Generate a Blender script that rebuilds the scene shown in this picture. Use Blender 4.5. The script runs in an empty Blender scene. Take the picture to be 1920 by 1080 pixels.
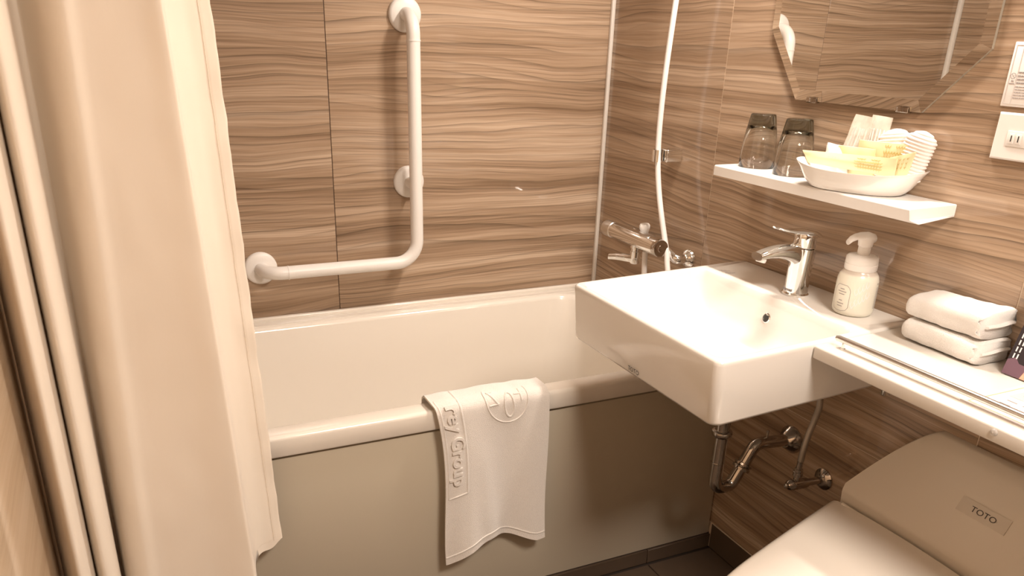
import bpy, bmesh, math, random
from mathutils import Vector, Matrix, noise
random.seed(7)
PI = math.pi
sc = bpy.context.scene
col = sc.collection

# ------------------------------------------------------------------ camera
def cam_axes(yaw, pitch, roll):
    cy, sy = math.cos(yaw), math.sin(yaw)
    fw = Vector((-sy*math.cos(pitch), cy*math.cos(pitch), math.sin(pitch)))
    r = Vector((cy, sy, 0)); u = r.cross(fw)
    cr, sr = math.cos(roll), math.sin(roll)
    return cr*r+sr*u, -sr*r+cr*u, fw
cd = bpy.data.cameras.new('camera'); cam = bpy.data.objects.new('camera', cd); col.objects.link(cam)
r_, u_, f_ = cam_axes(-0.4404, -0.3989, 0.0286)
M = Matrix((r_, u_, -f_)).transposed().to_4x4(); M.translation = Vector((-1.3142, -2.1154, 1.275))
cam.matrix_world = M
cd.sensor_width = 36.0; cd.lens = 1498.59*36/1920
cd.shift_x = (960-939.91)/1920; cd.shift_y = (700.35-540)/1920
cd.clip_start = 0.02
sc.camera = cam

# ------------------------------------------------------------------ world and exposure
w = bpy.data.worlds.new('world'); sc.world = w; w.use_nodes = True
w.node_tree.nodes['Background'].inputs[0].default_value = (1, .86, .72, 1)
w.node_tree.nodes['Background'].inputs[1].default_value = 0.05
vs = sc.view_settings
vs.view_transform = 'Standard'; vs.look = 'None'; vs.gamma = 1.0; vs.use_curve_mapping = False
vs.exposure = 1.06
LIGHT_COL = (1.0, .875, .775)
MIRROR_LAMP = dict(x=-.145, y=-.815, z=1.90, length=.36, power=9.2)     # lamp bar on the wall above the mirror
FILL_LAMPS = [  # x, y, power, size, label; added unseen lamp, brightens curtain and tub front
    (-.56, -2.36, 18.0, .50, 'added unseen wide round fill lamp on the ceiling by the entrance'),
]
CEIL = 2.12

# ------------------------------------------------------------------ materials
MATS = {}
def nodes_of(m):
    m.use_nodes = True
    return m.node_tree.nodes, m.node_tree.links, m.node_tree.nodes['Principled BSDF']
def mat(name, rgb, rough=.5, metal=0, spec=.5, coat=0, bump=None, var=0, var_scale=20, **kw):
    """principled material with a faint procedural tone variation and optional noise bump (scale, strength, distance)"""
    m = bpy.data.materials.new(name); n, l, b = nodes_of(m)
    b.inputs['Base Color'].default_value = (*rgb, 1); b.inputs['Roughness'].default_value = rough
    b.inputs['Metallic'].default_value = metal; b.inputs['Specular IOR Level'].default_value = spec
    b.inputs['Coat Weight'].default_value = coat; b.inputs['Coat Roughness'].default_value = .05
    for k, v in kw.items(): b.inputs[k.replace('_', ' ')].default_value = v
    tc = n.new('ShaderNodeTexCoord')
    if var:
        t = n.new('ShaderNodeTexNoise'); t.inputs['Scale'].default_value = var_scale; t.inputs['Detail'].default_value = 4
        l.new(tc.outputs['Object'], t.inputs['Vector'])
        mx = n.new('ShaderNodeMix'); mx.data_type = 'RGBA'
        mx.inputs[6].default_value = (*[c*(1-var) for c in rgb], 1); mx.inputs[7].default_value = (*[min(1, c*(1+var)) for c in rgb], 1)
        l.new(t.outputs['Fac'], mx.inputs[0]); l.new(mx.outputs[2], b.inputs['Base Color'])
    if bump:
        t = n.new('ShaderNodeTexNoise'); t.inputs['Scale'].default_value = bump[0]; t.inputs['Detail'].default_value = 3
        l.new(tc.outputs['Object'], t.inputs['Vector'])
        bp = n.new('ShaderNodeBump'); bp.inputs['Strength'].default_value = bump[1]; bp.inputs['Distance'].default_value = bump[2]
        l.new(t.outputs['Fac'], bp.inputs['Height']); l.new(bp.outputs['Normal'], b.inputs['Normal'])
    MATS[name] = m
    return m

def wood(name, axis, lo, mid, hi, rough=.22, seed=0.0, ring=1.0):
    """horizontal wavy wood print; axis = the horizontal direction of the wall (0 = x, 1 = y)"""
    m = bpy.data.materials.new(name); n, l, b = nodes_of(m)
    tc = n.new('ShaderNodeTexCoord'); sep = n.new('ShaderNodeSeparateXYZ'); l.new(tc.outputs['Object'], sep.inputs[0])
    info = n.new('ShaderNodeObjectInfo')
    def math_(op, a, bv, c=None):
        q = n.new('ShaderNodeMath'); q.operation = op
        for i, v in enumerate((a, bv, c)):
            if v is None: continue
            if isinstance(v, (int, float)): q.inputs[i].default_value = v
            else: l.new(v, q.inputs[i])
        return q.outputs[0]
    u = math_('ADD', sep.outputs[axis], math_('MULTIPLY', info.outputs['Random'], 7.0))
    v = sep.outputs[2]
    def nz(su, sv, detail=2, rough_=.5, off=0.0):
        c = n.new('ShaderNodeCombineXYZ'); l.new(math_('MULTIPLY', u, su), c.inputs[0]); l.new(math_('MULTIPLY', vv, sv), c.inputs[1])
        c.inputs[2].default_value = off+seed
        t = n.new('ShaderNodeTexNoise'); t.inputs['Scale'].default_value = 1; t.inputs['Detail'].default_value = detail; t.inputs['Roughness'].default_value = rough_
        l.new(c.outputs[0], t.inputs['Vector']); return t.outputs['Fac']
    vv = v
    w1 = nz(1.8, 4.5, 1); w2 = nz(9, 14, 1, off=3.3)
    vv = math_('ADD', v, math_('MULTIPLY', math_('SUBTRACT', w1, .5), .055))
    vv = math_('ADD', vv, math_('MULTIPLY', math_('SUBTRACT', w2, .5), .007))
    broad = nz(.7, 20, 2, .5, 5.1)
    lines = nz(1.8, 120, 2, .6, 9.7)
    fine = nz(9, 420, 2, .6, 13.1)
    tone = math_('ADD', math_('MULTIPLY', broad, .66), math_('MULTIPLY', lines, .40))
    tone = math_('ADD', tone, math_('MULTIPLY', fine, .16))
    rp = n.new('ShaderNodeValToRGB'); cr = rp.color_ramp
    cr.elements[0].position = .42; cr.elements[0].color = (*lo, 1)
    cr.elements[1].position = .80; cr.elements[1].color = (*hi, 1)
    e = cr.elements.new(.60); e.color = (*mid, 1)
    l.new(tone, rp.inputs[0])
    # growth-ring lines: a sawtooth across the grain, each ring darkening towards a crisp edge
    ph = math_('ADD', math_('MULTIPLY', vv, 46.0), math_('MULTIPLY', nz(.9, 5.5, 1, .5, 21.0), 7.0))
    saw = math_('FRACT', ph, 0)
    ring_ = math_('POWER', saw, 5.0)
    ph2 = math_('ADD', math_('MULTIPLY', vv, 112.0), math_('MULTIPLY', nz(1.2, 9, 1, .5, 31.0), 8.0))
    ring2 = math_('POWER', math_('FRACT', ph2, 0), 4.0)
    amp = nz(1.6, 34, 1, .5, 27.0)
    ampr = n.new('ShaderNodeMapRange'); ampr.inputs[1].default_value = .34; ampr.inputs[2].default_value = .60; ampr.inputs[3].default_value = .12*ring; ampr.inputs[4].default_value = .52*ring
    l.new(amp, ampr.inputs[0])
    amp2 = n.new('ShaderNodeMapRange'); amp2.inputs[1].default_value = .42; amp2.inputs[2].default_value = .62; amp2.inputs[3].default_value = .34*ring; amp2.inputs[4].default_value = .04*ring
    l.new(nz(2.1, 26, 1, .5, 37.0), amp2.inputs[0])
    dark = math_('MULTIPLY', math_('SUBTRACT', 1.0, math_('MULTIPLY', ring_, ampr.outputs[0])), math_('SUBTRACT', 1.0, math_('MULTIPLY', ring2, amp2.outputs[0])))
    mx = n.new('ShaderNodeMix'); mx.data_type = 'RGBA'; mx.blend_type = 'MULTIPLY'; mx.inputs[0].default_value = 1
    l.new(rp.outputs[0], mx.inputs[6])
    cb = n.new('ShaderNodeCombineColor')
    for i in range(3): l.new(dark, cb.inputs[i])
    l.new(cb.outputs[0], mx.inputs[7])
    l.new(mx.outputs[2], b.inputs['Base Color'])
    b.inputs['Roughness'].default_value = rough; b.inputs['Coat Weight'].default_value = .55; b.inputs['Coat Roughness'].default_value = .045
    b.inputs['Specular IOR Level'].default_value = .35
    MATS[name] = m
    return m
WLO, WMID, WHI = (.240, .156, .096), (.405, .284, .190), (.60, .458, .335)
wood('wood_x', 0, WLO, WMID, WHI); wood('wood_y', 1, WLO, WMID, WHI, seed=40.0)
wood('beige_y', 1, (.50, .36, .23), (.56, .42, .28), (.62, .48, .34), rough=.45, seed=11.0, ring=.12)
wood('dark_front_wall', 0, (.07, .045, .03), (.11, .07, .045), (.15, .10, .065), rough=.4, seed=61.0)  # for the unseen front wall, made dark so it bounces less light
mat('plaster', (.80, .76, .70), .8, var=.03)
mat('trim_white', (.84, .80, .74), .35)
mat('joint', (.13, .085, .06), .6); mat('joint_light', (.62, .50, .38), .6)
mat('sealant', (.60, .52, .44), .5)
mat('floor_tile', (.088, .060, .040), .45, var=.22, var_scale=14, bump=(60, .15, .002))
mat('grout', (.035, .024, .018), .8)
mat('ceramic', (.80, .77, .725), .10, coat=.5)
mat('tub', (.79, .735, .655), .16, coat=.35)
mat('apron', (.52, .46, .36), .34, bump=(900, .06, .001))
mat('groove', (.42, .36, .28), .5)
mat('white_plastic', (.85, .82, .78), .33)
mat('shelf_white', (.86, .84, .81), .28)
mat('counter', (.74, .70, .64), .24, var=.02, var_scale=40)
mat('chrome', (.86, .86, .85), .07, metal=1)
mat('dark_chrome', (.50, .46, .42), .10, metal=1)
mat('brushed', (.72, .70, .67), .28, metal=1)
mat('mirror_glass', (.93, .93, .91), .005, metal=1)
mat('mirror_edge', (.62, .60, .52), .25, metal=.6)
mat('terry', (.90, .85, .79), .95, spec=.1, var=.07, var_scale=260, bump=(850, .8, .003), Sheen_Weight=.3)
mat('terry_white', (.89, .86, .82), .95, spec=.1, var=.05, var_scale=420, bump=(850, .8, .003), Sheen_Weight=.3)
mat('rubber_clear', (.85, .82, .78), .15, Transmission_Weight=.7)
mat('ink', (.05, .045, .04), .6); mat('ink_soft', (.32, .29, .28), .6); mat('ink_pale', (.58, .54, .52), .6)
mat('paper', (.86, .82, .79), .6); mat('paper_lilac', (.66, .60, .60), .5); mat('gold_line', (.68, .48, .22), .5)
mat('toilet_plastic', (.72, .66, .57), .30); mat('toilet_gloss', (.84, .78, .70), .09, coat=.6)
mat('plate_grey', (.60, .54, .46), .30, metal=.1)
mat('hose_white', (.82, .78, .75), .30); mat('braid', (.42, .38, .33), .35, metal=.7, bump=(900, .5, .001))
mat('yellow_film', (.88, .74, .46), .32, var=.05, var_scale=60); mat('leaf_green', (.62, .52, .20), .5)
mat('white_film', (.86, .84, .82), .3)
mat('cloth_rib', (.88, .82, .78), .9, spec=.1)
mat('brochure', (.028, .022, .026), .3); mat('brochure_purple', (.16, .09, .12), .4); mat('skin_print', (.76, .40, .27), .4)
mat('led_green', (.35, .75, .12), .4, Emission_Strength=.6, Emission_Color=(.4, .9, .15, 1))
def glassmat(name, rgb, rough=0, ior=1.5, density=0):
    m = bpy.data.materials.new(name); n, l, b = nodes_of(m)
    b.inputs['Base Color'].default_value = (*rgb, 1); b.inputs['Transmission Weight'].default_value = 1
    b.inputs['Roughness'].default_value = rough; b.inputs['IOR'].default_value = ior
    tc = n.new('ShaderNodeTexCoord'); t = n.new('ShaderNodeTexNoise'); t.inputs['Scale'].default_value = 3
    l.new(tc.outputs['Object'], t.inputs['Vector'])
    mr = n.new('ShaderNodeMapRange'); mr.inputs[3].default_value = rough; mr.inputs[4].default_value = rough+.01
    l.new(t.outputs['Fac'], mr.inputs[0]); l.new(mr.outputs[0], b.inputs['Roughness'])
    if density:
        ab = n.new('ShaderNodeVolumeAbsorption'); ab.inputs['Color'].default_value = (*rgb, 1); ab.inputs['Density'].default_value = density
        b.inputs['Base Color'].default_value = (1, 1, 1, 1)
        l.new(ab.outputs[0], n['Material Output'].inputs['Volume'])
    MATS[name] = m
glassmat('smoked_glass', (.50, .50, .42), 0, 1.45, 52)
def film(name, rgb, alpha):
    m = bpy.data.materials.new(name); n, l, b = nodes_of(m)
    b.inputs['Base Color'].default_value = (*rgb, 1); b.inputs['Roughness'].default_value = .12
    t = n.new('ShaderNodeTexNoise'); t.inputs['Scale'].default_value = 70; tc = n.new('ShaderNodeTexCoord'); l.new(tc.outputs['Object'], t.inputs['Vector'])
    bp = n.new('ShaderNodeBump'); bp.inputs['Strength'].default_value = .5; bp.inputs['Distance'].default_value = .004
    l.new(t.outputs['Fac'], bp.inputs['Height']); l.new(bp.outputs['Normal'], b.inputs['Normal'])
    b.inputs['Alpha'].default_value = alpha
    MATS[name] = m
film('clear_film', (.86, .82, .72), .45)
def curtain_mat(name, rgb):
    m = bpy.data.materials.new(name); n, l, b = nodes_of(m)
    b.inputs['Base Color'].default_value = (*rgb, 1); b.inputs['Roughness'].default_value = .42; b.inputs['Specular IOR Level'].default_value = .4
    b.inputs['Sheen Weight'].default_value = .15
    tr = n.new('ShaderNodeBsdfTranslucent'); tr.inputs[0].default_value = (rgb[0], rgb[1]*.93, rgb[2]*.80, 1)
    mx = n.new('ShaderNodeMixShader'); mx.inputs[0].default_value = .16
    tc = n.new('ShaderNodeTexCoord'); t = n.new('ShaderNodeTexNoise'); t.inputs['Scale'].default_value = 9; t.inputs['Detail'].default_value = 5
    mp = n.new('ShaderNodeMapping'); mp.inputs['Scale'].default_value = (1, 1, .45)
    l.new(tc.outputs['Object'], mp.inputs[0]); l.new(mp.outputs[0], t.inputs['Vector'])
    bp = n.new('ShaderNodeBump'); bp.inputs['Strength'].default_value = .22; bp.inputs['Distance'].default_value = .006
    l.new(t.outputs['Fac'], bp.inputs['Height']); l.new(bp.outputs['Normal'], b.inputs['Normal']); l.new(bp.outputs['Normal'], tr.inputs['Normal'])
    l.new(b.outputs[0], mx.inputs[1]); l.new(tr.outputs[0], mx.inputs[2]); l.new(mx.outputs[0], n['Material Output'].inputs[0])
    MATS[name] = m
curtain_mat('curtain', (.93, .84, .72))
def emis(name, rgb, s):
    m = bpy.data.materials.new(name); n, l, b = nodes_of(m)
    b.inputs['Base Color'].default_value = (*rgb, 1); b.inputs['Emission Color'].default_value = (*rgb, 1); b.inputs['Emission Strength'].default_value = s
    MATS[name] = m
emis('lamp_glow', (1, .86, .68), 6)
def soap_mat():
    m = bpy.data.materials.new('soap_bottle'); n, l, b = nodes_of(m)
    tc = n.new('ShaderNodeTexCoord'); sp = n.new('ShaderNodeSeparateXYZ'); l.new(tc.outputs['Object'], sp.inputs[0])
    rp = n.new('ShaderNodeValToRGB'); rp.color_ramp.elements[0].position = .078; rp.color_ramp.elements[0].color = (.80, .78, .68, 1)
    rp.color_ramp.elements[1].position = .082; rp.color_ramp.elements[1].color = (.62, .56, .49, 1)
    l.new(sp.outputs[2], rp.inputs[0]); l.new(rp.outputs[0], b.inputs['Base Color'])
    b.inputs['Roughness'].default_value = .22; b.inputs['Subsurface Weight'].default_value = .15; b.inputs['Subsurface Radius'].default_value = (.02, .02, .015)
    MATS['soap_bottle'] = m
soap_mat()

# ------------------------------------------------------------------ helpers
ROOT = {}
def tag(o, label=None, cat=None, group=None, kind=None):
    if label: o['label'] = label
    if cat: o['category'] = cat
    if group: o['group'] = group
    if kind: o['kind'] = kind
    return o
def thing(name, label, cat, loc, group=None):
    o = bpy.data.objects.new(name, None); col.objects.link(o); o.location = loc; o.empty_display_size = .02
    ROOT[o] = Vector(loc)
    return tag(o, label, cat, group)
def obj(name, bm, material, parent=None, smooth=True, base=None, angle=40):
    """link bm (world coordinates) as one mesh object under parent; a parentless mesh gets its origin at base"""
    me = bpy.data.meshes.new(name)
    o = bpy.data.objects.new(name, me); col.objects.link(o)
    off = ROOT[parent] if parent is not None else Vector(base or (0, 0, 0))
    bmesh.ops.translate(bm, verts=bm.verts, vec=-off)
    bmesh.ops.recalc_face_normals(bm, faces=bm.faces)
    if smooth:
        for f in bm.faces: f.smooth = True
        for e in bm.edges:
            if len(e.link_faces) == 2 and e.calc_face_angle(0) > math.radians(angle): e.smooth = False
    bm.to_mesh(me); bm.free()
    mats = material if isinstance(material, (list, tuple)) else [material]
    for x in mats: me.materials.append(MATS[x])
    if parent is not None: o.parent = parent
    else: o.location = off
    ROOT[o] = off
    return o
def box(bm, x0, x1, y0, y1, z0, z1, bev=0, seg=2):
    vs_ = [bm.verts.new((x, y, z)) for x in (x0, x1) for y in (y0, y1) for z in (z0, z1)]
    fs = [bm.faces.new([vs_[i] for i in q]) for q in ((0, 1, 3, 2), (4, 6, 7, 5), (0, 4, 5, 1), (2, 3, 7, 6), (0, 2, 6, 4), (1, 5, 7, 3))]
    if bev:
        es = list({e for f in fs for e in f.edges})
        bmesh.ops.bevel(bm, geom=es, offset=bev, segments=seg, affect='EDGES', profile=.5)
    return bm
def nbox(*a, **k): return box(bmesh.new(), *a, **k)
def loft(bm, rings, closed=True, cap0=True, cap1=True):
    R = [[bm.verts.new(p) for p in r] for r in rings]
    n = len(R[0])
    for a, b in zip(R[:-1], R[1:]):
        for i in range(n if closed else n-1):
            j = (i+1) % n
            bm.faces.new((a[i], a[j], b[j], b[i]))
    if cap0 and closed: bm.faces.new(R[0][::-1])
    if cap1 and closed: bm.faces.new(R[-1])
    return R
def frame(d, up=Vector((0, 0, 1))):
    d = d.normalized()
    if abs(d.dot(up)) > .98: up = Vector((1, 0, 0))
    a = d.cross(up).normalized(); return a, a.cross(d).normalized()
def sweep(bm, pts, r, n=20, caps=True):
    """tube along points; r a number or a list"""
    pts = [Vector(p) for p in pts]; rings = []
    ts = []
    for i in range(len(pts)):
        a = pts[max(0, i-1)]; b = pts[min(len(pts)-1, i+1)]; ts.append((b-a).normalized())
    a, b = frame(ts[0])
    for i, p in enumerate(pts):
        a = (a-ts[i]*a.dot(ts[i])).normalized(); b = ts[i].cross(a)
        rr = r[i] if isinstance(r, (list, tuple)) else r
        rings.append([p+rr*(a*math.cos(2*PI*k/n)+b*math.sin(2*PI*k/n)) for k in range(n)])
    loft(bm, rings, True, caps, caps); return bm
def nsweep(*a, **k): return sweep(bmesh.new(), *a, **k)
def lathe(bm, origin, axis, prof, n=32, cap0=True, cap1=True):
    """prof: list of (distance along axis, radius)"""
    o = Vector(origin); ax = Vector(axis).normalized(); a, b = frame(ax)
    loft(bm, [[o+ax*h+max(r, 1e-4)*(a*math.cos(2*PI*k/n)+b*math.sin(2*PI*k/n)) for k in range(n)] for h, r in prof], True, cap0, cap1)
    return bm
def nlathe(*a, **k): return lathe(bmesh.new(), *a, **k)
def fillet(pts, rad, seg=8):
    """polyline with rounded corners; rad one number or per inner corner"""
    pts = [Vector(p) for p in pts]; out = [pts[0]]
    for i in range(1, len(pts)-1):
        R = rad[i-1] if isinstance(rad, (list, tuple)) else rad
        p = pts[i]; a = (pts[i-1]-p).normalized(); b = (pts[i+1]-p).normalized()
        ang = a.angle(b); t = R/math.tan(ang/2); c = p+(a+b).normalized()*(R/math.sin(ang/2))
        s = p+a*t-c; e = p+b*t-c; tot = s.angle(e); axn = s.cross(e).normalized()
        for k in range(seg+1): out.append(c+Matrix.Rotation(tot*k/seg, 3, axn) @ s)
    out.append(pts[-1]); return out
def catmull(P, per=10):
    P = [Vector(p) for p in P]; Q = [2*P[0]-P[1]]+P+[2*P[-1]-P[-2]]; out = []
    for i in range(1, len(Q)-2):
        for k in range(per):
            t = k/per; a, b, c, d = Q[i-1:i+3]
            out.append(.5*((2*b)+(c-a)*t+(2*a-5*b+4*c-d)*t*t+(3*b-a-3*c+d)*t**3))
    out.append(P[-1]); return out
def rrect(cx, cy, hx, hy, r, z, per=8):
    r = min(r, hx*.999, hy*.999); pts = []
    for (sx, sy, a0) in ((1, 1, 0), (-1, 1, 90), (-1, -1, 180), (1, -1, 270)):
        for k in range(per+1):
            a = math.radians(a0+90*k/per)
            pts.append(Vector((cx+sx*(hx-r)+r*math.cos(a), cy+sy*(hy-r)+r*math.sin(a), z)))
    return pts
def text_bm(body, size, extrude=0, bold=0):
    """flat text as a bmesh in its own xy plane, centred"""
    cu = bpy.data.curves.new('t', 'FONT'); cu.body = body; cu.size = size; cu.extrude = extrude
    cu.offset = bold; cu.align_x = 'CENTER'; cu.align_y = 'CENTER'; cu.resolution_u = 3
    o = bpy.data.objects.new('t', cu); col.objects.link(o)
    dg = bpy.context.evaluated_depsgraph_get(); dg.update()
    me = bpy.data.meshes.new_from_object(o.evaluated_get(dg))
    bm = bmesh.new(); bm.from_mesh(me)
    bpy.data.objects.remove(o); bpy.data.curves.remove(cu); bpy.data.meshes.remove(me)
    return bm
def map_bm(bm, fn):
    for v in bm.verts: v.co = Vector(fn(v.co))
    return bm

# ------------------------------------------------------------------ the room
LX, FY = -1.50, -2.75          # left wall face outside the bath alcove, front wall
st = lambda o: tag(o, kind='structure')
fl = st(obj('floor', nbox(LX-.1, .1, FY-.1, .1, -.08, -.004), 'grout', smooth=False))
tw = .2
tile_me = None
jx = -.2033
xs = [jx-.4*k for k in range(-1, 5)]; ys = [-.695-.4*k for k in range(0, 6)]
for i in range(len(xs)-1):
    for j in range(len(ys)-1):
        x1, x0 = min(xs[i], -.0005), max(xs[i+1], LX+.001); y1, y0 = min(ys[j], -.699), max(ys[j+1], FY)
        if x1-x0 < .02 or y1-y0 < .02: continue
        t = obj('floor_tile', nbox(x0+.001, x1-.001, y0+.001, y1-.001, -.02, 0, bev=.0012, seg=1), 'floor_tile', fl)
st(obj('ceiling', nbox(LX-.1, .1, FY-.1, .1, CEIL, CEIL+.08), 'plaster', smooth=False))
wb = st(obj('wall_back', nbox(LX-.1, .1, .002, .1, 0, CEIL), 'joint', smooth=False))
for x0, x1 in ((-.8198, -.004), (-1.45, -.8217)):
    obj('wall_panel', nbox(x0, x1, 0, .01, .02, CEIL-.002, bev=.0008, seg=1), 'wood_x', wb)
wr = st(obj('wall_right', nbox(.0006, .1, FY-.1, .1, 0, CEIL), 'joint_light', smooth=False))
for y0, y1 in ((-.5125, -.004), (-1.3245, -.5137), (-2.137, -1.3265), (FY, -2.139)):
    for z0, z1 in ((.0765, .4992), (.5008, CEIL-.002)):
        if z0 < .4 and y1 > -.1: z0 = .02
        obj('wall_panel', nbox(0, .01, y0, y1, z0, z1, bev=.0006, seg=1), 'wood_y', wr)
wl = st(obj('wall_left', nbox(LX-.1, LX-.01, FY-.1, .1, 0, CEIL), 'plaster', smooth=False))
obj('wall_panel', nbox(LX-.01, -1.42, -.694, 0, .02, CEIL-.002, bev=.001, seg=1), 'wood_y', wl)
for y0, y1 in ((-1.70, -.697), (FY, -1.702)):
    obj('side_panel', nbox(LX-.011, LX, y0, y1, .0, CEIL-.002, bev=.001, seg=1), 'beige_y', wl)
obj('end_trim', nbox(LX, -1.4195, -.6985, -.6935, .0, CEIL-.002, bev=.001, seg=1), 'trim_white', wl)
st(obj('wall_front', nbox(LX-.1, .1, FY-.1, FY, 0, CEIL), 'dark_front_wall', smooth=False))
st(obj('trim_1', nbox(-.011, .0005, -.011, .0005, .56, CEIL-.002, bev=.003), 'trim_white'))
st(obj('trim_2', nbox(-1.4205, -1.404, -.016, .0005, .56, CEIL-.002, bev=.004), 'trim_white'))
bb = st(obj('baseboard_right', nbox(-.0008, .012, FY, -.695, 0, .0738, bev=.0006, seg=1), 'floor_tile', smooth=False))
obj('sealant_line', nbox(-.0014, .006, FY, -.699, .0738, .0762), 'sealant', bb, smooth=False)
kick = st(obj('baseboard_tub', nbox(-1.42, -.0005, -.688, -.66, 0, .042), 'grout', smooth=False))
for x0, x1 in ((-.2025, -.001), (-.8025, -.2045), (-1.40, -.8045)):
    obj('kick_tile', nbox(x0, x1, -.694, -.687, .001, .0405, bev=.0008, seg=1), 'floor_tile', kick)

# ------------------------------------------------------------------ added ceiling fill lamps
for x, y, pw, sz, lab in FILL_LAMPS:
    t = thing('fill_light', lab, 'lamp', (x, y, CEIL), 'added ceiling fill lamps')
    obj('lamp_ring', nlathe((x, y, CEIL-.0005), (0, 0, -1), [(0, sz/2+.02), (.006, sz/2+.018), (.008, sz/2+.004), (.003, sz/2), (0, sz/2)], cap0=False, cap1=False), 'white_plastic', t)
    obj('diffuser', nlathe((x, y, CEIL-.0005), (0, 0, -1), [(0, sz/2), (.0035, sz/2-.002)]), 'lamp_glow', t)
    ld = bpy.data.lights.new('light', 'AREA'); ld.shape = 'DISK'; ld.size = sz; ld.energy = pw; ld.color = LIGHT_COL; ld.spread = math.radians(170)
    lo = bpy.data.objects.new('light', ld); col.objects.link(lo); lo.parent = t; lo.location = (0, 0, -.012)

ml = MIRROR_LAMP
t = thing('mirror_lamp', 'long white lamp bar on the wood wall above the octagonal mirror', 'lamp', (0, ml['y'], ml['z']))
obj('lamp_base', nbox(-.100, -.0005, ml['y']-.16, ml['y']+.16, ml['z']+.012, ml['z']+.075, bev=.004), 'white_plastic', t)
obj('lamp_housing', nbox(-.180, -.098, ml['y']-ml['length']/2-.012, ml['y']+ml['length']/2+.012, ml['z']+.004, ml['z']+.060, bev=.006), 'white_plastic', t)
obj('diffuser', nbox(-.175, -.110, ml['y']-ml['length']/2, ml['y']+ml['length']/2, ml['z']-.002, ml['z']+.008, bev=.002), 'lamp_glow', t)
ld = bpy.data.lights.new('light', 'AREA'); ld.shape = 'RECTANGLE'; ld.size = .05; ld.size_y = ml['length']; ld.energy = ml['power']; ld.color = LIGHT_COL; ld.spread = math.radians(180)
lo = bpy.data.objects.new('light', ld); col.objects.link(lo); lo.parent = t; lo.location = (ml['x'], 0, -.006); lo.rotation_euler = (0, math.radians(12), 0)

# ------------------------------------------------------------------ bathtub
tub = thing('bathtub', 'cream white built-in bathtub with a plain greige front panel along the wood wall', 'bathtub', (-.71, -.35, .0))
bm = bmesh.new()
X0, X1, RZ = -1.4185, -.0005, .553
cx, hx = (X0+X1)/2, (X1-X0)/2
def ring(ox0, ox1, oy0, oy1, r, z):   # edges of a rounded rectangle
    return rrect((ox0+ox1)/2, (oy0+oy1)/2, (ox1-ox0)/2, (oy1-oy0)/2, r, z, 10)
rings = [ring(X0, X1, -.688, -.0005, .003, .508), ring(X0, X1, -.698, -.0005, .004, .509), ring(X0, X1, -.7, -.0005, .005, .513),
         ring(X0, X1, -.7, -.0005, .006, .544), ring(X0+.001, X1-.001, -.6985, -.0005, .007, .5495), ring(X0+.003, X1-.003, -.695, -.001, .009, .5525), ring(X0+.006, X1-.006, -.690, -.002, .01, RZ),
         ring(X0+.065, X1-.095, -.655, -.052, .07, RZ), ring(X0+.070, X1-.100, -.651, -.058, .07, RZ-.0015), ring(X0+.075, X1-.104, -.648, -.063, .07, RZ-.006),
         ring(X0+.079, X1-.107, -.646, -.066, .075, RZ-.014), ring(X0+.11, X1-.115, -.638, -.076, .09, .42), ring(X0+.16, X1-.125, -.625, -.088, .10, .25),
         ring(X0+.20, X1-.145, -.61, -.10, .11, .17), ring(X0+.25, X1-.19, -.57, -.14, .11, .13), ring(X0+.34, X1-.28, -.48, -.23, .08, .122)]
loft(bm, rings, True, False, True)
obj('tub_shell', bm, 'tub', tub, angle=50)
bm = bmesh.new()
box(bm, X0+.001, X1-.001, -.052, -.001, .549, .5545, bev=.002); box(bm, X0+.001, X1-.001, -.016, -.0008, .551, .5635, bev=.004, seg=3)
obj('wall_upstand', bm, 'tub', tub)
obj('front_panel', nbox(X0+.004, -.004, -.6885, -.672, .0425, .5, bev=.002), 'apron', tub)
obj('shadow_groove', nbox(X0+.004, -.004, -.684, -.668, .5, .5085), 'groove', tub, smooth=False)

# ------------------------------------------------------------------ L-shaped grab bar
gb = thing('grab_bar', 'white L-shaped grab bar screwed to the wood wall above the bathtub', 'grab bar', (-.62, 0, .70))
GY, gr = -.066, .0172
pts = fillet([(-.617, -.006, 1.320), (-.6165, GY, 1.320), (-.614, GY, .697), (-1.0255, GY, .697), (-1.0255, -.006, .6985)], [.048, .060, .048], 12)
obj('rail', nsweep(pts, gr, 28), 'white_plastic', gb)
def flange(c):
    return nlathe(c, (0, -1, 0), [(0, .0425), (.006, .0425), (.010, .0405), (.0125, .036), (.014, .026), (.015, .0195)], 40, True, True)
for c in ((-.617, -.0003, 1.320), (-.6145, -.0003, .904), (-1.0255, -.0003, .6985)): obj('wall_flange', flange(c), 'white_plastic', gb)
obj('bracket_post', nsweep([(-.6145, -.01, .904), (-.6147, -.056, .904)], [.016, .0145], 20), 'white_plastic', gb)
for a, b in (((-.6163, GY, 1.2615), (-.6163, GY, 1.2585)), ((-.967, GY, .697), (-.964, GY, .697))):
    obj('joint_ring', nsweep([a, b], gr+.0011, 28), 'white_plastic', gb)

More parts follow.
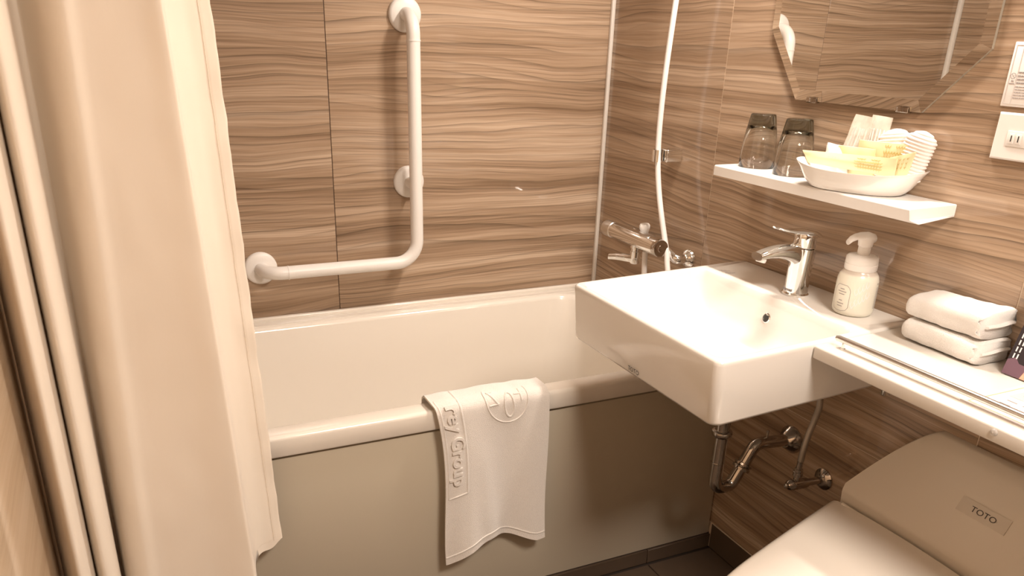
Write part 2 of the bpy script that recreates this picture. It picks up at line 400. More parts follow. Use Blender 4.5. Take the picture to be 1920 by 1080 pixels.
# ------------------------------------------------------------------ washbasin
BS, BYC, BZ = .072, -.903, .798
def bsk(p): return Vector((p[0], p[1]+BS*p[0], p[2]))
wbn = thing('washbasin', 'white rectangular ceramic washbasin on the wood wall, one end over the bathtub', 'washbasin', (-.24, -.92, .675))
bm = bmesh.new()
def br(x0, x1, hy, r, z, yc=BYC): return [bsk(p) for p in rrect((x0+x1)/2, yc, (x1-x0)/2, hy, r, z, 8)]
rings = [br(-.40, -.001, .16, .02, .676), br(-.463, -.001, .226, .02, .675), br(-.4735, -.0005, .2365, .02, .6775), br(-.478, -.0005, .2405, .02, .684),
         br(-.484, -.0005, .2425, .016, .788), br(-.4835, -.0005, .242, .016, .7935), br(-.4815, -.001, .240, .016, .797), br(-.478, -.0015, .237, .014, .798)]
ins = [(0, 0, .798), (.0025, .0005, .7972), (.0055, .003, .793), (.0095, .006, .78), (.022, .010, .755), (.045, .018, .728), (.075, .032, .711), (.115, .06, .703), (.15, .095, .701)]
for a, b_, z in ins:
    rings.append(br(-.474+a, -.143-b_, .230-(a*.55+b_*.3), .026+a*.45, z))
loft(bm, rings, True, True, True)
obj('basin_body', bm, 'ceramic', wbn, angle=50)
# overflow ring and hole, drain, lettering, wall bracket
oc = bsk((-.1535, -.917, .7545))
nrm = Vector((-.965, 0, .26)).normalized()
obj('overflow_ring', nlathe(oc-nrm*.002, nrm, [(0, .0105), (.0035, .0105), (.005, .0085), (.002, .0075)], 28, True, False), 'chrome', wbn)
obj('overflow_hole', nlathe(oc-nrm*.002, nrm, [(0, .0076), (.0022, .0076)], 28), 'ink', wbn)
dc = bsk((-.352, -.890, .7015))
obj('drain_plug', nlathe(dc, (0, 0, 1), [(-.004, .024), (.001, .024), (.002, .021), (.003, .017), (.006, .015), (.007, .004)], 32), 'chrome', wbn)
def on_front(v): return Vector((-.4785-.0003-(v.y+.692-.684)*.058-v.z, -.9395-v.x, .692+v.y))
obj('maker_lettering', map_bm(text_bm('TOTO', .013, .0003), lambda v: (-.4793-.0005-(.692+v.y-.684)*.058, -.9395-v.x, .6905+v.y)), 'ink', wbn, smooth=False)
obj('wall_bracket', nbox(-.035, -.001, -1.148, -1.136, .650, .682, bev=.002), 'chrome', wbn)
bm = bmesh.new()
for k in range(6): box(bm, -.118+.004*(k % 2), -.108+.006*(k % 3), -.722-.006*k, -.718-.006*k, .7978, .7985)
obj('care_sticker', bm, 'ink_pale', wbn, smooth=False)

# ------------------------------------------------------------------ basin faucet
fx, fy = -.083, -.923
fc = thing('basin_faucet', 'chrome single-lever mixer tap standing on the washbasin', 'faucet', (fx, fy, BZ))
tilt = Vector((.02, -.01, 1)).normalized()
prof = [(0, .0265), (.003, .027), (.005, .0255), (.006, .0245), (.03, .0235), (.06, .0235), (.085, .0245), (.098, .0250)]
obj('tap_body', nlathe((fx, fy, BZ+.0002), tilt, prof, 36), 'chrome', fc)
sp = [(-.005, .082), (-.03, .090), (-.06, .0935), (-.09, .0915), (-.112, .0875)]
cen = catmull([(fx+a, fy+.004-a*.02, BZ+h) for a, h in sp], 8)
bm = bmesh.new(); rings = []
for i, p in enumerate(cen):
    t = i/(len(cen)-1); hw = .0225*(1-t)+.0155*t; hh = .019*(1-t)**1.6+.0078
    rings.append([p+Vector((0, hw*math.copysign(abs(math.cos(a))**.75, math.cos(a)), hh*math.copysign(abs(math.sin(a))**.75, math.sin(a)))) for a in [2*PI*k/28 for k in range(28)]])
loft(bm, rings); obj('spout', bm, 'chrome', fc, angle=60)
obj('aerator', nlathe((fx-.100, fy+.005, BZ+.083), (-.25, 0, -1), [(0, .0105), (.006, .0105), (.008, .009)], 24), 'white_plastic', fc)
c0 = Vector((fx, fy, BZ))+tilt*.099
hd = obj('lever_head', nlathe(c0, tilt, [(0, .021), (.003, .0225), (.020, .0225), (.026, .0235), (.029, .022), (.030, .016)], 32), 'chrome', fc)
bm = bmesh.new(); rings = []
lv = catmull([(c0.x+.022, fy, c0.z+.026), (c0.x, fy, c0.z+.031), (c0.x-.035, fy+.002, c0.z+.034), (c0.x-.065, fy+.004, c0.z+.040), (c0.x-.082, fy+.005, c0.z+.045)], 6)
for i, p in enumerate(lv):
    t = i/(len(lv)-1); hw = .022*math.sin(PI*min(1, .25+t*.9))**.5*(1-.55*t)+.004; hh = .0045*(1-t)+.0022
    rings.append([p+Vector((-hh*.3*math.sin(a), hw*math.cos(a), hh*math.sin(a))) for a in [2*PI*k/20 for k in range(20)]])
loft(bm, rings); obj('lever', bm, 'chrome', fc, angle=60)
bm = bmesh.new()
for k in range(6): box(bm, fx-.0244, fx-.0225, fy+.008-.004*k, fy+.0108-.004*k, BZ+.010, BZ+.0145)
obj('maker_mark', bm, 'ink_soft', fc, smooth=False)

# ------------------------------------------------------------------ soap bottle
sx, sy = -.066, -1.058
sb = thing('soap_bottle', 'white foaming hand-soap pump bottle beside the faucet', 'soap bottle', (sx, sy, BZ))
obj('bottle', nlathe((sx, sy, BZ+.0004), (0, 0, 1), [(0, .030), (.001, .0335), (.004, .0365), (.010, .0378), (.055, .0378), (.068, .0372), (.076, .0352), (.082, .0315), (.086, .028), (.094, .027)], 48), 'soap_bottle', sb)
cp = obj('cap_collar', nlathe((sx, sy, BZ+.0865), (0, 0, 1), [(0, .0285), (.002, .0295), (.012, .0297), (.0125, .0290), (.0135, .0290), (.014, .0293), (.024, .0288), (.027, .0265), (.0285, .020), (.029, .0125)], 48), 'white_plastic', sb)
obj('pump_stem', nlathe((sx, sy, BZ+.115), (0, 0, 1), [(0, .0115), (.016, .0112), (.017, .0130), (.031, .0145), (.034, .014)], 32), 'white_plastic', sb)
bm = bmesh.new(); rings = []
nd = Vector((-.97, .25, 0)).normalized(); ns = Vector((-nd.y, nd.x, 0))
hdp = [(-.0165, .144, .006, .0045), (-.015, .146, .0105, .0085), (-.004, .1485, .0145, .0095), (.010, .1505, .0135, .0072), (.022, .1495, .0105, .0058), (.031, .1455, .0085, .0056), (.037, .1395, .0068, .0050)]
for d, z, hw, hh in hdp:
    c = Vector((sx, sy, BZ+z))+nd*d
    rings.append([c+ns*hw*math.cos(a)+Vector((0, 0, hh*math.sin(a))) for a in [2*PI*k/20 for k in range(20)]])
loft(bm, rings); obj('pump_head', bm, 'white_plastic', sb, angle=70)
def on_bottle(th, z, off=.0003):
    r = .0378+off
    return Vector((sx+r*math.cos(th), sy+r*math.sin(th), BZ+z))
def cyl_strip(bm, th0, z0, th1, z1, wd):
    d = Vector(((th1-th0)*.0378, z1-z0)); L = d.length; 
    if L < 1e-6: return
    nx, nz_ = -d.y/L*wd/2, d.x/L*wd/2
    K = max(1, int(abs(th1-th0)/.06))
    for k in range(K):
        ta, tb = th0+(th1-th0)*k/K, th0+(th1-th0)*(k+1)/K; za_, zb2 = z0+(z1-z0)*k/K, z0+(z1-z0)*(k+1)/K
        q = [(ta+nx/.0378, za_+nz_), (ta-nx/.0378, za_-nz_), (tb-nx/.0378, zb2-nz_), (tb+nx/.0378, zb2+nz_)]
        bm.faces.new([bm.verts.new(on_bottle(x, y)) for x, y in q])
bm = bmesh.new()
A0, A1 = 2.72, 3.62     # label frame facing left of the camera
P = [(A0+.1, .012), (A0, .018), (A0, .050), (A0+.08, .056), (A0+.2, .060), (A1-.2, .060), (A1-.08, .056), (A1, .050), (A1, .018), (A1-.1, .012), (A1-.3, .010), (A0+.3, .010)]
for a, b in zip(P, P[1:]+P[:1]): cyl_strip(bm, *a, *b, .0007)
obj('label_frame', bm, 'ink_soft', sb, smooth=False)
bm = bmesh.new()
for k, (wd, z) in enumerate([(.25, .052), (.5, .047), (.34, .042), (.2, .030), (.4, .024), (.3, .019)]): cyl_strip(bm, (A0+A1)/2-wd/2, z, (A0+A1)/2+wd/2, z, .0014)
for k in range(13):
    wd = (.42, .30, .46, .36)[k % 4]; z = .058-.0033*k
    cyl_strip(bm, 4.98, z, 4.98+wd, z, .0011)
cyl_strip(bm, 4.98, .066, 5.2, .066, .0018)
obj('label_text', bm, 'ink_soft', sb, smooth=False)
bm = bmesh.new()
for k in range(9):
    th = 3.80+.08*k; z = .018+.005*((k*5) % 9)
    for s in (-1, 1): cyl_strip(bm, th, z, th+s*.09, z+.008, .0016); cyl_strip(bm, th+s*.09, z+.008, th+s*.05, z+.014, .0013)
obj('label_flourish', bm, 'paper', sb, smooth=False)

# ------------------------------------------------------------------ vanity counter with rail
CX, CY0 = -.268, -1.181
ct = thing('vanity_counter', 'long white counter shelf beside the washbasin, running over the toilet', 'counter', (-.13, -1.8, .772))
bm = nbox(CX, -.0005, -2.35, CY0, .7715, .7955, bev=.0035, seg=3)
for v in bm.verts:
    if v.co.y > -1.25: v.co.y += (-1.1472+.072*v.co.x)-CY0
obj('counter_top', bm, 'counter', ct)
rx = -.2365
rail = obj('guard_rail', nsweep([(rx, CY0-.004, .8105), (rx, CY0-.007, .8120), (rx, -2.30, .8120)], .0052, 16), 'brushed', ct)
for y in (-1.200, -1.55, -1.90, -2.25):
    obj('rail_post', nlathe((rx, y, .7953), (0, 0, 1), [(0, .0045), (.002, .0045), (.003, .0028), (.013, .0028)], 16), 'chrome', ct)
obj('bumper', nlathe((CX+.0005, -1.505, .787), (-1, 0, 0), [(0, .0055), (.002, .0052), (.0035, .0035), (.004, .001)], 20), 'rubber_clear', ct)
obj('bumper', nlathe((CX+.0005, -1.905, .787), (-1, 0, 0), [(0, .0055), (.002, .0052), (.0035, .0035), (.004, .001)], 20), 'rubber_clear', ct)

# ------------------------------------------------------------------ folded towels
CZ = .7957
def towel(name, z0, h, label, dx, dy, twist, seed, flop):
    x0, x1, y0, y1 = -.097+dx, -.006+dx*.3, -1.332+dy, -1.205+dy
    rnd = random.Random(seed)
    t = thing(name, label, 'towel', ((x0+x1)/2, (y0+y1)/2, z0), 'folded hand towels on the counter')
    bm = bmesh.new(); ny = 30; NA = 64; rings = []
    def layer(zn):          # profile of the open end: three stacked folds with creases between
        return abs(math.sin(PI*(zn*2.5+.25)))**.6
    for i in range(-3, ny+5):
        s = min(1, max(0, i/ny)); y = y1+(y0-y1)*s
        e0 = max(0, -i)/3; e1 = max(0, i-ny)/4          # rounding past either end
        ring_ = []
        for a in range(NA):
            th = 2*PI*a/NA; c_, s_ = math.cos(th), math.sin(th)
            px = math.copysign(abs(c_)**.42, c_); pz = math.copysign(abs(s_)**.62, s_)
            shr = (1-e0*e0)**.5*.75+.25 if e0 else 1
            xx = (x0+x1)/2+(x1-x0)/2*px*(1-.06*e0-.02*e1)
            zn = .5+.5*pz*shr*(1-.10*e1*e1)
            hh = h*(1-.10*(1-s)*flop+.06*flop*s*math.sin((xx-x0)/(x1-x0)*PI*.5))
            zz = z0+hh*zn
            yy = y+.010*math.sin(e0*PI/2)
            if e1: yy -= e1*.010*layer(zn)*(1-.25*abs(px)**4)-.004*(1-layer(zn))*e1
            big = noise.noise(Vector((xx*14+seed, yy*12, seed)))
            p = Vector((xx, yy, zz))
            if zn > .55: p.z += .0045*big*(zn-.5)*2+flop*.006*max(0, s-.55)*((xx-x0)/(x1-x0))
            p.x += .003*noise.noise(Vector((yy*22, zz*34, seed*3.1)))
            p.z += .0012*noise.noise(Vector((xx*70, yy*70, zz*70)))
            if c_ > .2 and .30 < zn < .36: p.x -= .002
            p.z = max(p.z, z0+.0004); p.x = min(p.x, -.002)
            ring_.append(p)
        rings.append(ring_)
    loft(bm, rings); obj('towel_pad', bm, 'terry_white', t, angle=85)
    bm = bmesh.new(); rings = []          # loose inner edge between two folds
    for i in range(17):
        s = i/16; x = x0+.014+(x1-x0-.022)*s; z = z0+h*(.47+.02*math.sin(s*6+seed)+.05*s)
        rings.append([Vector((x, y0-.0100, z-.0026)), Vector((x, y0-.0122, z)), Vector((x, y0-.0100, z+.0026)), Vector((x, y0+.02, z+.002)), Vector((x, y0+.02, z-.002))])
    loft(bm, rings); obj('inner_layer', bm, 'terry_white', t)
    return t
towel('folded_towel', CZ, .041, 'white folded hand towel on the counter, lower of the two', 0, 0, 0, 3, 0)
towel('folded_towel', CZ+.0415, .047, 'white folded hand towel lying on top of the other one on the counter', .004, .004, 0, 8, 1)

# ------------------------------------------------------------------ papers and brochure on the counter
ps = thing('info_sheet', 'printed white information sheet lying flat on the counter behind the rail', 'paper', (-.15, -1.6, CZ))
obj('sheet', nbox(-.232, -.022, -1.72, -1.422, CZ, CZ+.0008), 'paper_lilac', ps, smooth=False)
bm = bmesh.new(); z1 = CZ+.0012
box(bm, -.226, -.03, -1.4312, -1.4300, CZ+.0006, z1); box(bm, -.226, -.2248, -1.71, -1.43, CZ+.0006, z1)
obj('border_line', bm, 'gold_line', ps, smooth=False)
bm = bmesh.new(); rnd = random.Random(2)
for k in range(9):
    x = -.205+.018*k
    for q in range(8):
        y = -1.452-.024*q
        if rnd.random() < .75: box(bm, x, x+.0022+.002*(k % 3 == 0), y-.009-.01*rnd.random(), y, CZ+.0006, z1)
obj('print', bm, 'ink_soft', ps, smooth=False)
bm = bmesh.new(); box(bm, -.150, -.118, -1.475, -1.443, CZ+.0006, z1)
obj('pictogram', bm, 'ink_pale', ps, smooth=False)

br_ = thing('brochure', 'dark glossy brochure with a portrait photo leaning on the wall behind the counter', 'brochure', (-.045, -1.45, CZ))
# leaning card: foot line along y at x=-.07, top at the wall
bx0, by0, bh, bwid = -.073, -1.375, .21, .15
dirv = Vector((.060, 0, .2)).normalized(); nb = Vector((-.2, 0, .060)).normalized()
def on_card(s, t, off=0): return Vector((bx0, by0, CZ+.001))+Vector((0, -1, 0))*s+dirv*t+Vector((0, -.22, 0))*t*0+nb*off
def card_poly(pts2, z, th, m, name):
    bm = bmesh.new(); a = [bm.verts.new(on_card(s, t, z)) for s, t in pts2]; b = [bm.verts.new(on_card(s, t, z+th)) for s, t in pts2]
    n = len(a); bm.faces.new(a); bm.faces.new(b[::-1])
    for i in range(n): bm.faces.new((a[i], a[(i+1) % n], b[(i+1) % n], b[i]))
    return obj(name, bm, m, br_, smooth=False)
card_poly([(0, 0), (bwid, 0), (bwid, bh), (0, bh)], 0, .0015, 'brochure', 'cover')
card_poly([(0.0005, 0.0005), (bwid*.6, .0005), (.05, .02), (.02, .022), (.012, .03), (.0005, .024)], .0015, .0003, 'brochure_purple', 'photo_glow')
card_poly([(.03, .0006), (bwid*.95, .0006), (bwid*.9, .09), (.07, .10), (.05, .085), (.036, .062), (.030, .055), (.033, .042), (.040, .035), (.034, .015)], .0018, .0003, 'skin_print', 'photo_portrait')
bm = bmesh.new()
for cidx in range(2):
    for k in range(14):
        s, t = .006+.006*cidx, .028+.011*k
        q = [(s, t), (s+.0022, t), (s+.0022, t+.008), (s, t+.008)]
        bm.faces.new([bm.verts.new(on_card(a, b, .0019)) for a, b in q])
obj('title_print', bm, 'paper', br_, smooth=False)

# ------------------------------------------------------------------ mirror
MX = -.0085
mi = thing('wall_mirror', 'octagonal frameless looking glass on the wood wall over the white shelf', 'mirror', (0, -.914, 1.169))
mi['label'] = 'octagonal frameless looking glass on the wood wall over the white shelf'
ya, yb, za, zb_ = -.6565, -1.1725, 1.169, 1.80
oct_ = [(-.7565, za), (-1.067, za), (yb, 1.2775), (yb, 1.69), (-1.067, zb_), (-.7565, zb_), (ya, 1.69), (ya, 1.3035)]
def inset(poly, d):
    n = len(poly); out = []
    for i in range(n):
        p0, p1, p2 = (Vector(poly[(i+k) % n]) for k in (-1, 0, 1))
        e1 = (p1-p0).normalized(); e2 = (p2-p1).normalized()
        n1 = Vector((e1.y, -e1.x)); n2 = Vector((e2.y, -e2.x))
        c = sum((Vector(q) for q in poly), Vector((0, 0)))/n
        if (c-p1).dot(n1) < 0: n1 = -n1
        if (c-p1).dot(n2) < 0: n2 = -n2
        b = (n1+n2); b = b/(1+n1.dot(n2)); out.append(p1+b*d)
    return out
inn = inset(oct_, .021)
bm = bmesh.new()
A = [bm.verts.new((-.0006, y, z)) for y, z in oct_]; B = [bm.verts.new((MX+.0022, y, z)) for y, z in oct_]
bm.faces.new(A)
for i in range(8): bm.faces.new((A[i], A[(i+1) % 8], B[(i+1) % 8], B[i]))
obj('mirror_back', bm, 'mirror_edge', mi, smooth=False)
bm = bmesh.new(); C_ = [bm.verts.new((MX, y, z)) for y, z in inn]; bm.faces.new(C_); 
D_ = [bm.verts.new((MX+.001, y, z)) for y, z in inn]
for i in range(8): bm.faces.new((C_[i], C_[(i+1) % 8], D_[(i+1) % 8], D_[i]))
bm.faces.new(D_[::-1])
obj('mirror_face', bm, 'mirror_glass', mi, smooth=False)
bm = bmesh.new()
B = [bm.verts.new((MX+.0022, y, z)) for y, z in oct_]; C_ = [bm.verts.new((MX, y, z)) for y, z in inn]
for i in range(8): bm.faces.new((B[i], B[(i+1) % 8], C_[(i+1) % 8], C_[i]))
obj('bevel_edge', bm, 'mirror_glass', mi, smooth=False)
for y in (-.806, -1.030):
    obj('mirror_clip', nbox(MX-.003, -.0005, y-.014, y+.014, za-.003, za+.008, bev=.0015), 'dark_chrome', mi)

# ------------------------------------------------------------------ white wall shelf
SZ = 1.0256
sh = thing('wall_shelf', 'white wall shelf under the mirror', 'shelf', (-.06, -.92, 1.004))
bm = bmesh.new()
sy0 = lambda x: -1.1755+.055*x; sy1 = -.665
def shelf_ring(z, d, far=0):
    x0 = -.1245+d
    return [Vector((-.0005, sy1-d, z)), Vector((x0+.003, sy1-d, z)), Vector((x0, sy1-d-.003, z)), Vector((x0, sy0(x0)+d+.001-far, z)), Vector((x0+.001, sy0(x0)+d-far, z)), Vector((-.0005, sy0(0)+d, z))]
loft(bm, [shelf_ring(1.0042, .0, .022), shelf_ring(1.0052, 0, .022), shelf_ring(1.0075, 0, .004), shelf_ring(SZ-.0022, 0), shelf_ring(SZ-.0006, .0008), shelf_ring(SZ, .0022)])
obj('shelf_board', bm, 'shelf_white', sh, angle=20)

# ------------------------------------------------------------------ tumblers
def tumbler(x, y, label):
    t = thing('tumbler', label, 'glass', (x, y, SZ), 'upturned tumblers on the shelf')
    out = [(0, .0375), (.0008, .0385), (.030, .0380), (.055, .0355), (.075, .0325), (.095, .0288), (.108, .0265), (.1105, .0255), (.1115, .023)]
    inn_ = [(.0885, .001), (.0882, .012), (.086, .0195), (.078, .0245), (.060, .0305), (.040, .0340), (.020, .0358), (.0008, .0366)]
    bm = bmesh.new(); n = 48
    o = Vector((x, y, SZ+.0004))
    rr = [[o+Vector((r*math.cos(2*PI*k/n), r*math.sin(2*PI*k/n), h)) for k in range(n)] for h, r in reversed(inn_)][::-1]
    prof = [(.1115, .001)]+out[::-1]+inn_[::-1]
    rings = [[o+Vector((r*math.cos(2*PI*k/n), r*math.sin(2*PI*k/n), h)) for k in range(n)] for h, r in prof]
    loft(bm, rings, True, True, True)
    g = obj('glass_body', bm, 'smoked_glass', t, angle=60)
    return t
tumbler(-.049, -.7165, 'smoked grey glass tumbler upside down at the shelf end near the shower')
tumbler(-.052, -.827, 'smoked grey glass tumbler upside down next to the bowl of amenities')

# ------------------------------------------------------------------ amenity bowl
bo = thing('amenity_bowl', 'white boat-shaped bowl filled with amenities on the wall shelf', 'bowl', (-.055, -.998, SZ))
bc = Vector((-.0635, -1.009, 0)); bang = math.radians(24)
def bowl_pt(a, L, W, z):
    c, s = math.cos(a), math.sin(a)
    py = L*math.copysign(abs(c)**.84, c); px = W*math.copysign(abs(s)**.86, s)
    return Vector((bc.x+px*math.cos(bang)-py*math.sin(bang), bc.y+px*math.sin(bang)+py*math.cos(bang), z))
bm = bmesh.new(); n = 64; rings = []
pr = [(.060, .036, .0003), (.079, .050, .0003), (.085, .0545, .0022), (.096, .0580, .010), (.1055, .0605, .021), (.1135, .0625, .031), (.1185, .0635, .0358), (.1185, .0633, .0368), (.116, .0615, .0368), (.109, .058, .030), (.098, .053, .020), (.084, .046, .011), (.066, .035, .0065), (.03, .014, .006)]
for L, W, z in pr:
    rings.append([bowl_pt(2*PI*k/n, L, W, SZ+z+(.011*(z/.036)*abs(math.cos(2*PI*k/n))**2.2)) for k in range(n)])
loft(bm, rings); obj('bowl_shell', bm, 'ceramic', bo, angle=60)

def quad_patch(c, th, bulge, nu=14, nv=8, wav=0, seed=0):
    """soft packet: bilinear patch through 4 corners (c00, c10, c11, c01) with thickness that swells in the middle"""
    c00, c10, c11, c01 = [Vector(p) for p in c]
    nn = (c10-c00).cross(c01-c00).normalized()
    if nn.x > 0: nn = -nn
    def S(u, v, off=0):
        p = c00*(1-u)*(1-v)+c10*u*(1-v)+c11*u*v+c01*(1-u)*v
        sw = (math.sin(PI*min(1, max(0, u)))*math.sin(PI*min(1, max(0, v))))**.6 if 0 < u < 1 and 0 < v < 1 else 0
        wv = wav*noise.noise(Vector((u*4, v*3, seed)))
        return p+nn*(off+sw*bulge*(1 if off >= 0 else -.6)+wv)
    bm = bmesh.new()
    F = [[bm.verts.new(S(i/nu, j/nv, th/2)) for j in range(nv+1)] for i in range(nu+1)]
    Bk = [[bm.verts.new(S(i/nu, j/nv, -th/2)) for j in range(nv+1)] for i in range(nu+1)]
    for i in range(nu):
        for j in range(nv):
            bm.faces.new((F[i][j], F[i+1][j], F[i+1][j+1], F[i][j+1])); bm.faces.new((Bk[i][j], Bk[i][j+1], Bk[i+1][j+1], Bk[i+1][j]))
    for i in range(nu):
        bm.faces.new((F[i][0], Bk[i][0], Bk[i+1][0], F[i+1][0])); bm.faces.new((F[i][nv], F[i+1][nv], Bk[i+1][nv], Bk[i][nv]))
    for j in range(nv):
        bm.faces.new((F[0][j], F[0][j+1], Bk[0][j+1], Bk[0][j])); bm.faces.new((F[nu][j], Bk[nu][j], Bk[nu][j+1], F[nu][j+1]))
    return bm, S
def leaf_print(S, th, u0, u1, v0, v1, n, seed):
    bm = bmesh.new(); rnd = random.Random(seed)
    def strip(a, b, wd):
        (ua, va), (ub, vb) = a, b; d = Vector((ub-ua, vb-va)); L = d.length; nx, ny = -d.y/L*wd, d.x/L*wd
        m = ((ua+ub)/2, (va+vb)/2)
        q = [(ua, va), (m[0]+nx, m[1]+ny), (ub, vb), (m[0]-nx, m[1]-ny)]
        bm.faces.new([bm.verts.new(S(min(.99, max(.01, x)), min(.99, max(.01, y)), th/2+.0005)) for x, y in q])
    for k in range(n):
        u = u0+(u1-u0)*(k+.5)/n; top = v0+(v1-v0)*(.6+.4*rnd.random())
        strip((u, v0), (u+.02, top), .006)
        h = v0+.12
        while h < top:
            for s in (-1, 1): strip((u, h), (u+s*.035, h+.10), .012)
            h += .17
    return bm
PK = 'toothbrush and comb packets in the amenity bowl'
def packet(name, label, cat, corners, th, bulge, m, seed, leaf=None, words=None, wav=.002, group=PK):
    base = sum((Vector(c) for c in corners), Vector())/4
    t = thing(name, label, cat, (base.x, base.y, min(c[2] for c in corners)), group)
    bm, S = quad_patch(corners, th, bulge, wav=wav, seed=seed)
    obj('wrapper', bm, m, t, angle=60)
    if leaf: obj('leaf_print', leaf_print(S, th, *leaf, seed), 'leaf_green', t, smooth=False)
    if words:
        body, size, (uc, vc), (su, sv) = words
        tb = text_bm(body, 1.0)
        map_bm(tb, lambda v: S(uc+v.x*size*su, vc+v.y*size*sv, th/2+.0016))
        obj('lettering', tb, 'ink_soft', t, smooth=False)
    return t, S

def ext(c, dz):   # lengthen a packet downwards into the bowl
    c = [Vector(p) for p in c]
    for lo, hi in ((0, 3), (1, 2)):
        d = (c[lo]-c[hi]); 
        if d.z < 0: c[lo] = c[lo]+d*((c[lo].z-dz)/-d.z) if c[lo].z > dz else c[lo]
    return [tuple(p) for p in c]
packet('toothbrush_packet', 'yellow toothbrush packet lying frontmost along the rim of the amenity bowl', 'packet',
       [(-.092, -.9079, 1.063), (-.054, -1.079, 1.059), (-.056, -1.0800, 1.0923), (-.094, -.8908, 1.085)], .004, .005, 'yellow_film', 1,
       (.60, .86, .12, .90, 9), ('ハブラシ', .036, (.36, .66), (1.0, 4.6)))
packet('razor_packet', 'yellow packet printed with leaves standing behind the frontmost one in the bowl', 'packet',
       [(-.050, -.986, 1.052), (-.034, -1.078, 1.052), (-.036, -1.0864, 1.1164), (-.053, -.9872, 1.1145)], .004, .005, 'yellow_film', 2, (.55, .92, .40, .95, 7))
packet('comb_packet', 'short yellow leaf-printed packet in front of the ribbed cloth roll in the bowl', 'packet',
       [(-.047, -1.052, 1.054), (-.040, -1.092, 1.056), (-.043, -1.1045, 1.1068), (-.052, -1.0597, 1.0911)], .004, .003, 'yellow_film', 3, (.15, .9, .3, .95, 5))
packet('shaving_packet', 'plain yellow packet in the middle of the bowl, left of the leaf-printed ones', 'packet',
       [(-.064, -.958, 1.052), (-.056, -1.037, 1.052), (-.058, -1.0300, 1.1022), (-.066, -.9524, 1.1008)], .004, .004, 'yellow_film', 4)
packet('tissue_packet', 'small white packet at the end of the bowl next to the tumblers', 'packet',
       ext([(-.072, -.9283, 1.07), (-.066, -.9797, 1.0768), (-.06, -.971, 1.0991), (-.064, -.9221, 1.1022)], 1.05), .003, .004, 'white_film', 5, wav=.006)
for lab, cs, sd in (('clear film packet of cotton swabs standing leftmost in the bowl', [(-.05, -.9461, 1.0868), (-.046, -.9941, 1.0879), (-.03, -.9914, 1.1538), (-.034, -.9501, 1.1568)], 6),
                    ('clear film packet of cotton swabs standing between its twin and the ribbed rolls', [(-.042, -.9868, 1.0869), (-.038, -1.0314, 1.0926), (-.022, -1.0234, 1.1566), (-.026, -.9828, 1.1587)], 7)):
    c = ext(cs, 1.052)
    t, S = packet('cotton_swab_packet', lab, 'packet', c, .003, .003, 'clear_film', sd, wav=.004)
    bm = bmesh.new()
    for k in range(5): sweep(bm, [S(.2+.15*k, .12), S(.2+.15*k, .78)], .0016, 8)
    obj('swab_sticks', bm, 'white_film', t)
    bm = bmesh.new()
    for k in range(6):
        for v0, v1 in ((.30, .42), (.46, .62), (.66, .78)):
            if (k*7+sd) % 3: bm.faces.new([bm.verts.new(S(u, v, .0022+.0036)) for u, v in ((.16+.12*k, v0), (.19+.12*k, v0), (.19+.12*k, v1), (.16+.12*k, v1))])
    obj('lettering', bm, 'ink_pale', t, smooth=False)
def rib_roll(label, p0, p1, wd, th, sd):
    """flattened ribbed cloth roll with round ends, from foot p0 to top p1"""
    p0, p1 = Vector(p0), Vector(p1); ax = p1-p0; L = ax.length; d = ax.normalized()
    side = Vector((.25, -1, 0)).normalized(); side = (side-d*side.dot(d)).normalized(); nn = side.cross(d)
    bm = bmesh.new(); rings = []; N = 90
    for i in range(N+1):
        s = i/N; e = min(1, (max(0, s)/.06)**.5, (max(0, 1-s)/.16)**.5)
        rib = .0011*math.sin(s*PI*2*15)
        rings.append([p0+d*(L*s)+side*((wd*e+rib)*math.copysign(abs(math.cos(a))**.7, math.cos(a)))+nn*((th*e+rib)*math.copysign(abs(math.sin(a))**.7, math.sin(a))) for a in [2*PI*k/28 for k in range(28)]])
    loft(bm, rings)
    t = obj('washcloth_roll', bm, 'cloth_rib', base=tuple(p0), angle=80)
    tag(t, label, 'cloth roll', 'ribbed cloth rolls in the amenity bowl')
rib_roll('white ribbed cloth roll behind the packets in the bowl, middle one', (-.036, -1.054, 1.050), (-.019, -1.0345, 1.139), .030, .012, 1)
rib_roll('white ribbed cloth roll leaning out of the bowl at the counter end', (-.030, -1.081, 1.053), (-.022, -1.0985, 1.141), .027, .013, 2)

# ------------------------------------------------------------------ socket plate and notice sign
so = thing('wall_outlet', 'white power outlet plate on the wood wall below the notice', 'outlet', (0, -1.273, 1.147))
bm = bmesh.new()
ob = lambda d, x: [Vector((x, y, z)) for y, z in ((-1.2145+d*-1, 1.1838-d), (-1.2145-d, 1.111+d), (-1.334+d, 1.111+d), (-1.334+d, 1.1838-d))]
loft(bm, [ob(0, -.0003), ob(0, -.004), ob(.0012, -.0062), ob(.003, -.007)])
obj('plate', bm, 'white_plastic', so, angle=20)
ins_ = obj('socket_insert', nbox(-.0085, -.006, -1.310, -1.2375, 1.133, 1.157, bev=.0008), 'white_plastic', so)
for y in (-1.2465, -1.2585, -1.289, -1.301):
    obj('slot_rim', nbox(-.0095, -.008, y-.0042, y+.0042, 1.137, 1.153, bev=.0008), 'white_plastic', so)
    obj('slot', nbox(-.0099, -.0085, y-.0009, y+.0009, 1.1405, 1.150), 'ink', so, smooth=False)
sg = thing('notice_sign', 'white printed notice plate with a prohibition symbol above the outlet', 'sign', (0, -1.30, 1.24))
obj('plate', nbox(-.0025, -.0003, -1.42, -1.2085, 1.1925, 1.289, bev=.001), 'paper', sg)
bm = bmesh.new()
X_ = -.0029
def wbar(y0, y1, z0, z1): box(bm, X_, -.002, min(y0, y1), max(y0, y1), z0, z1)
for z in (1.1965, 1.2840): wbar(-1.2125, -1.415, z, z+.0005)
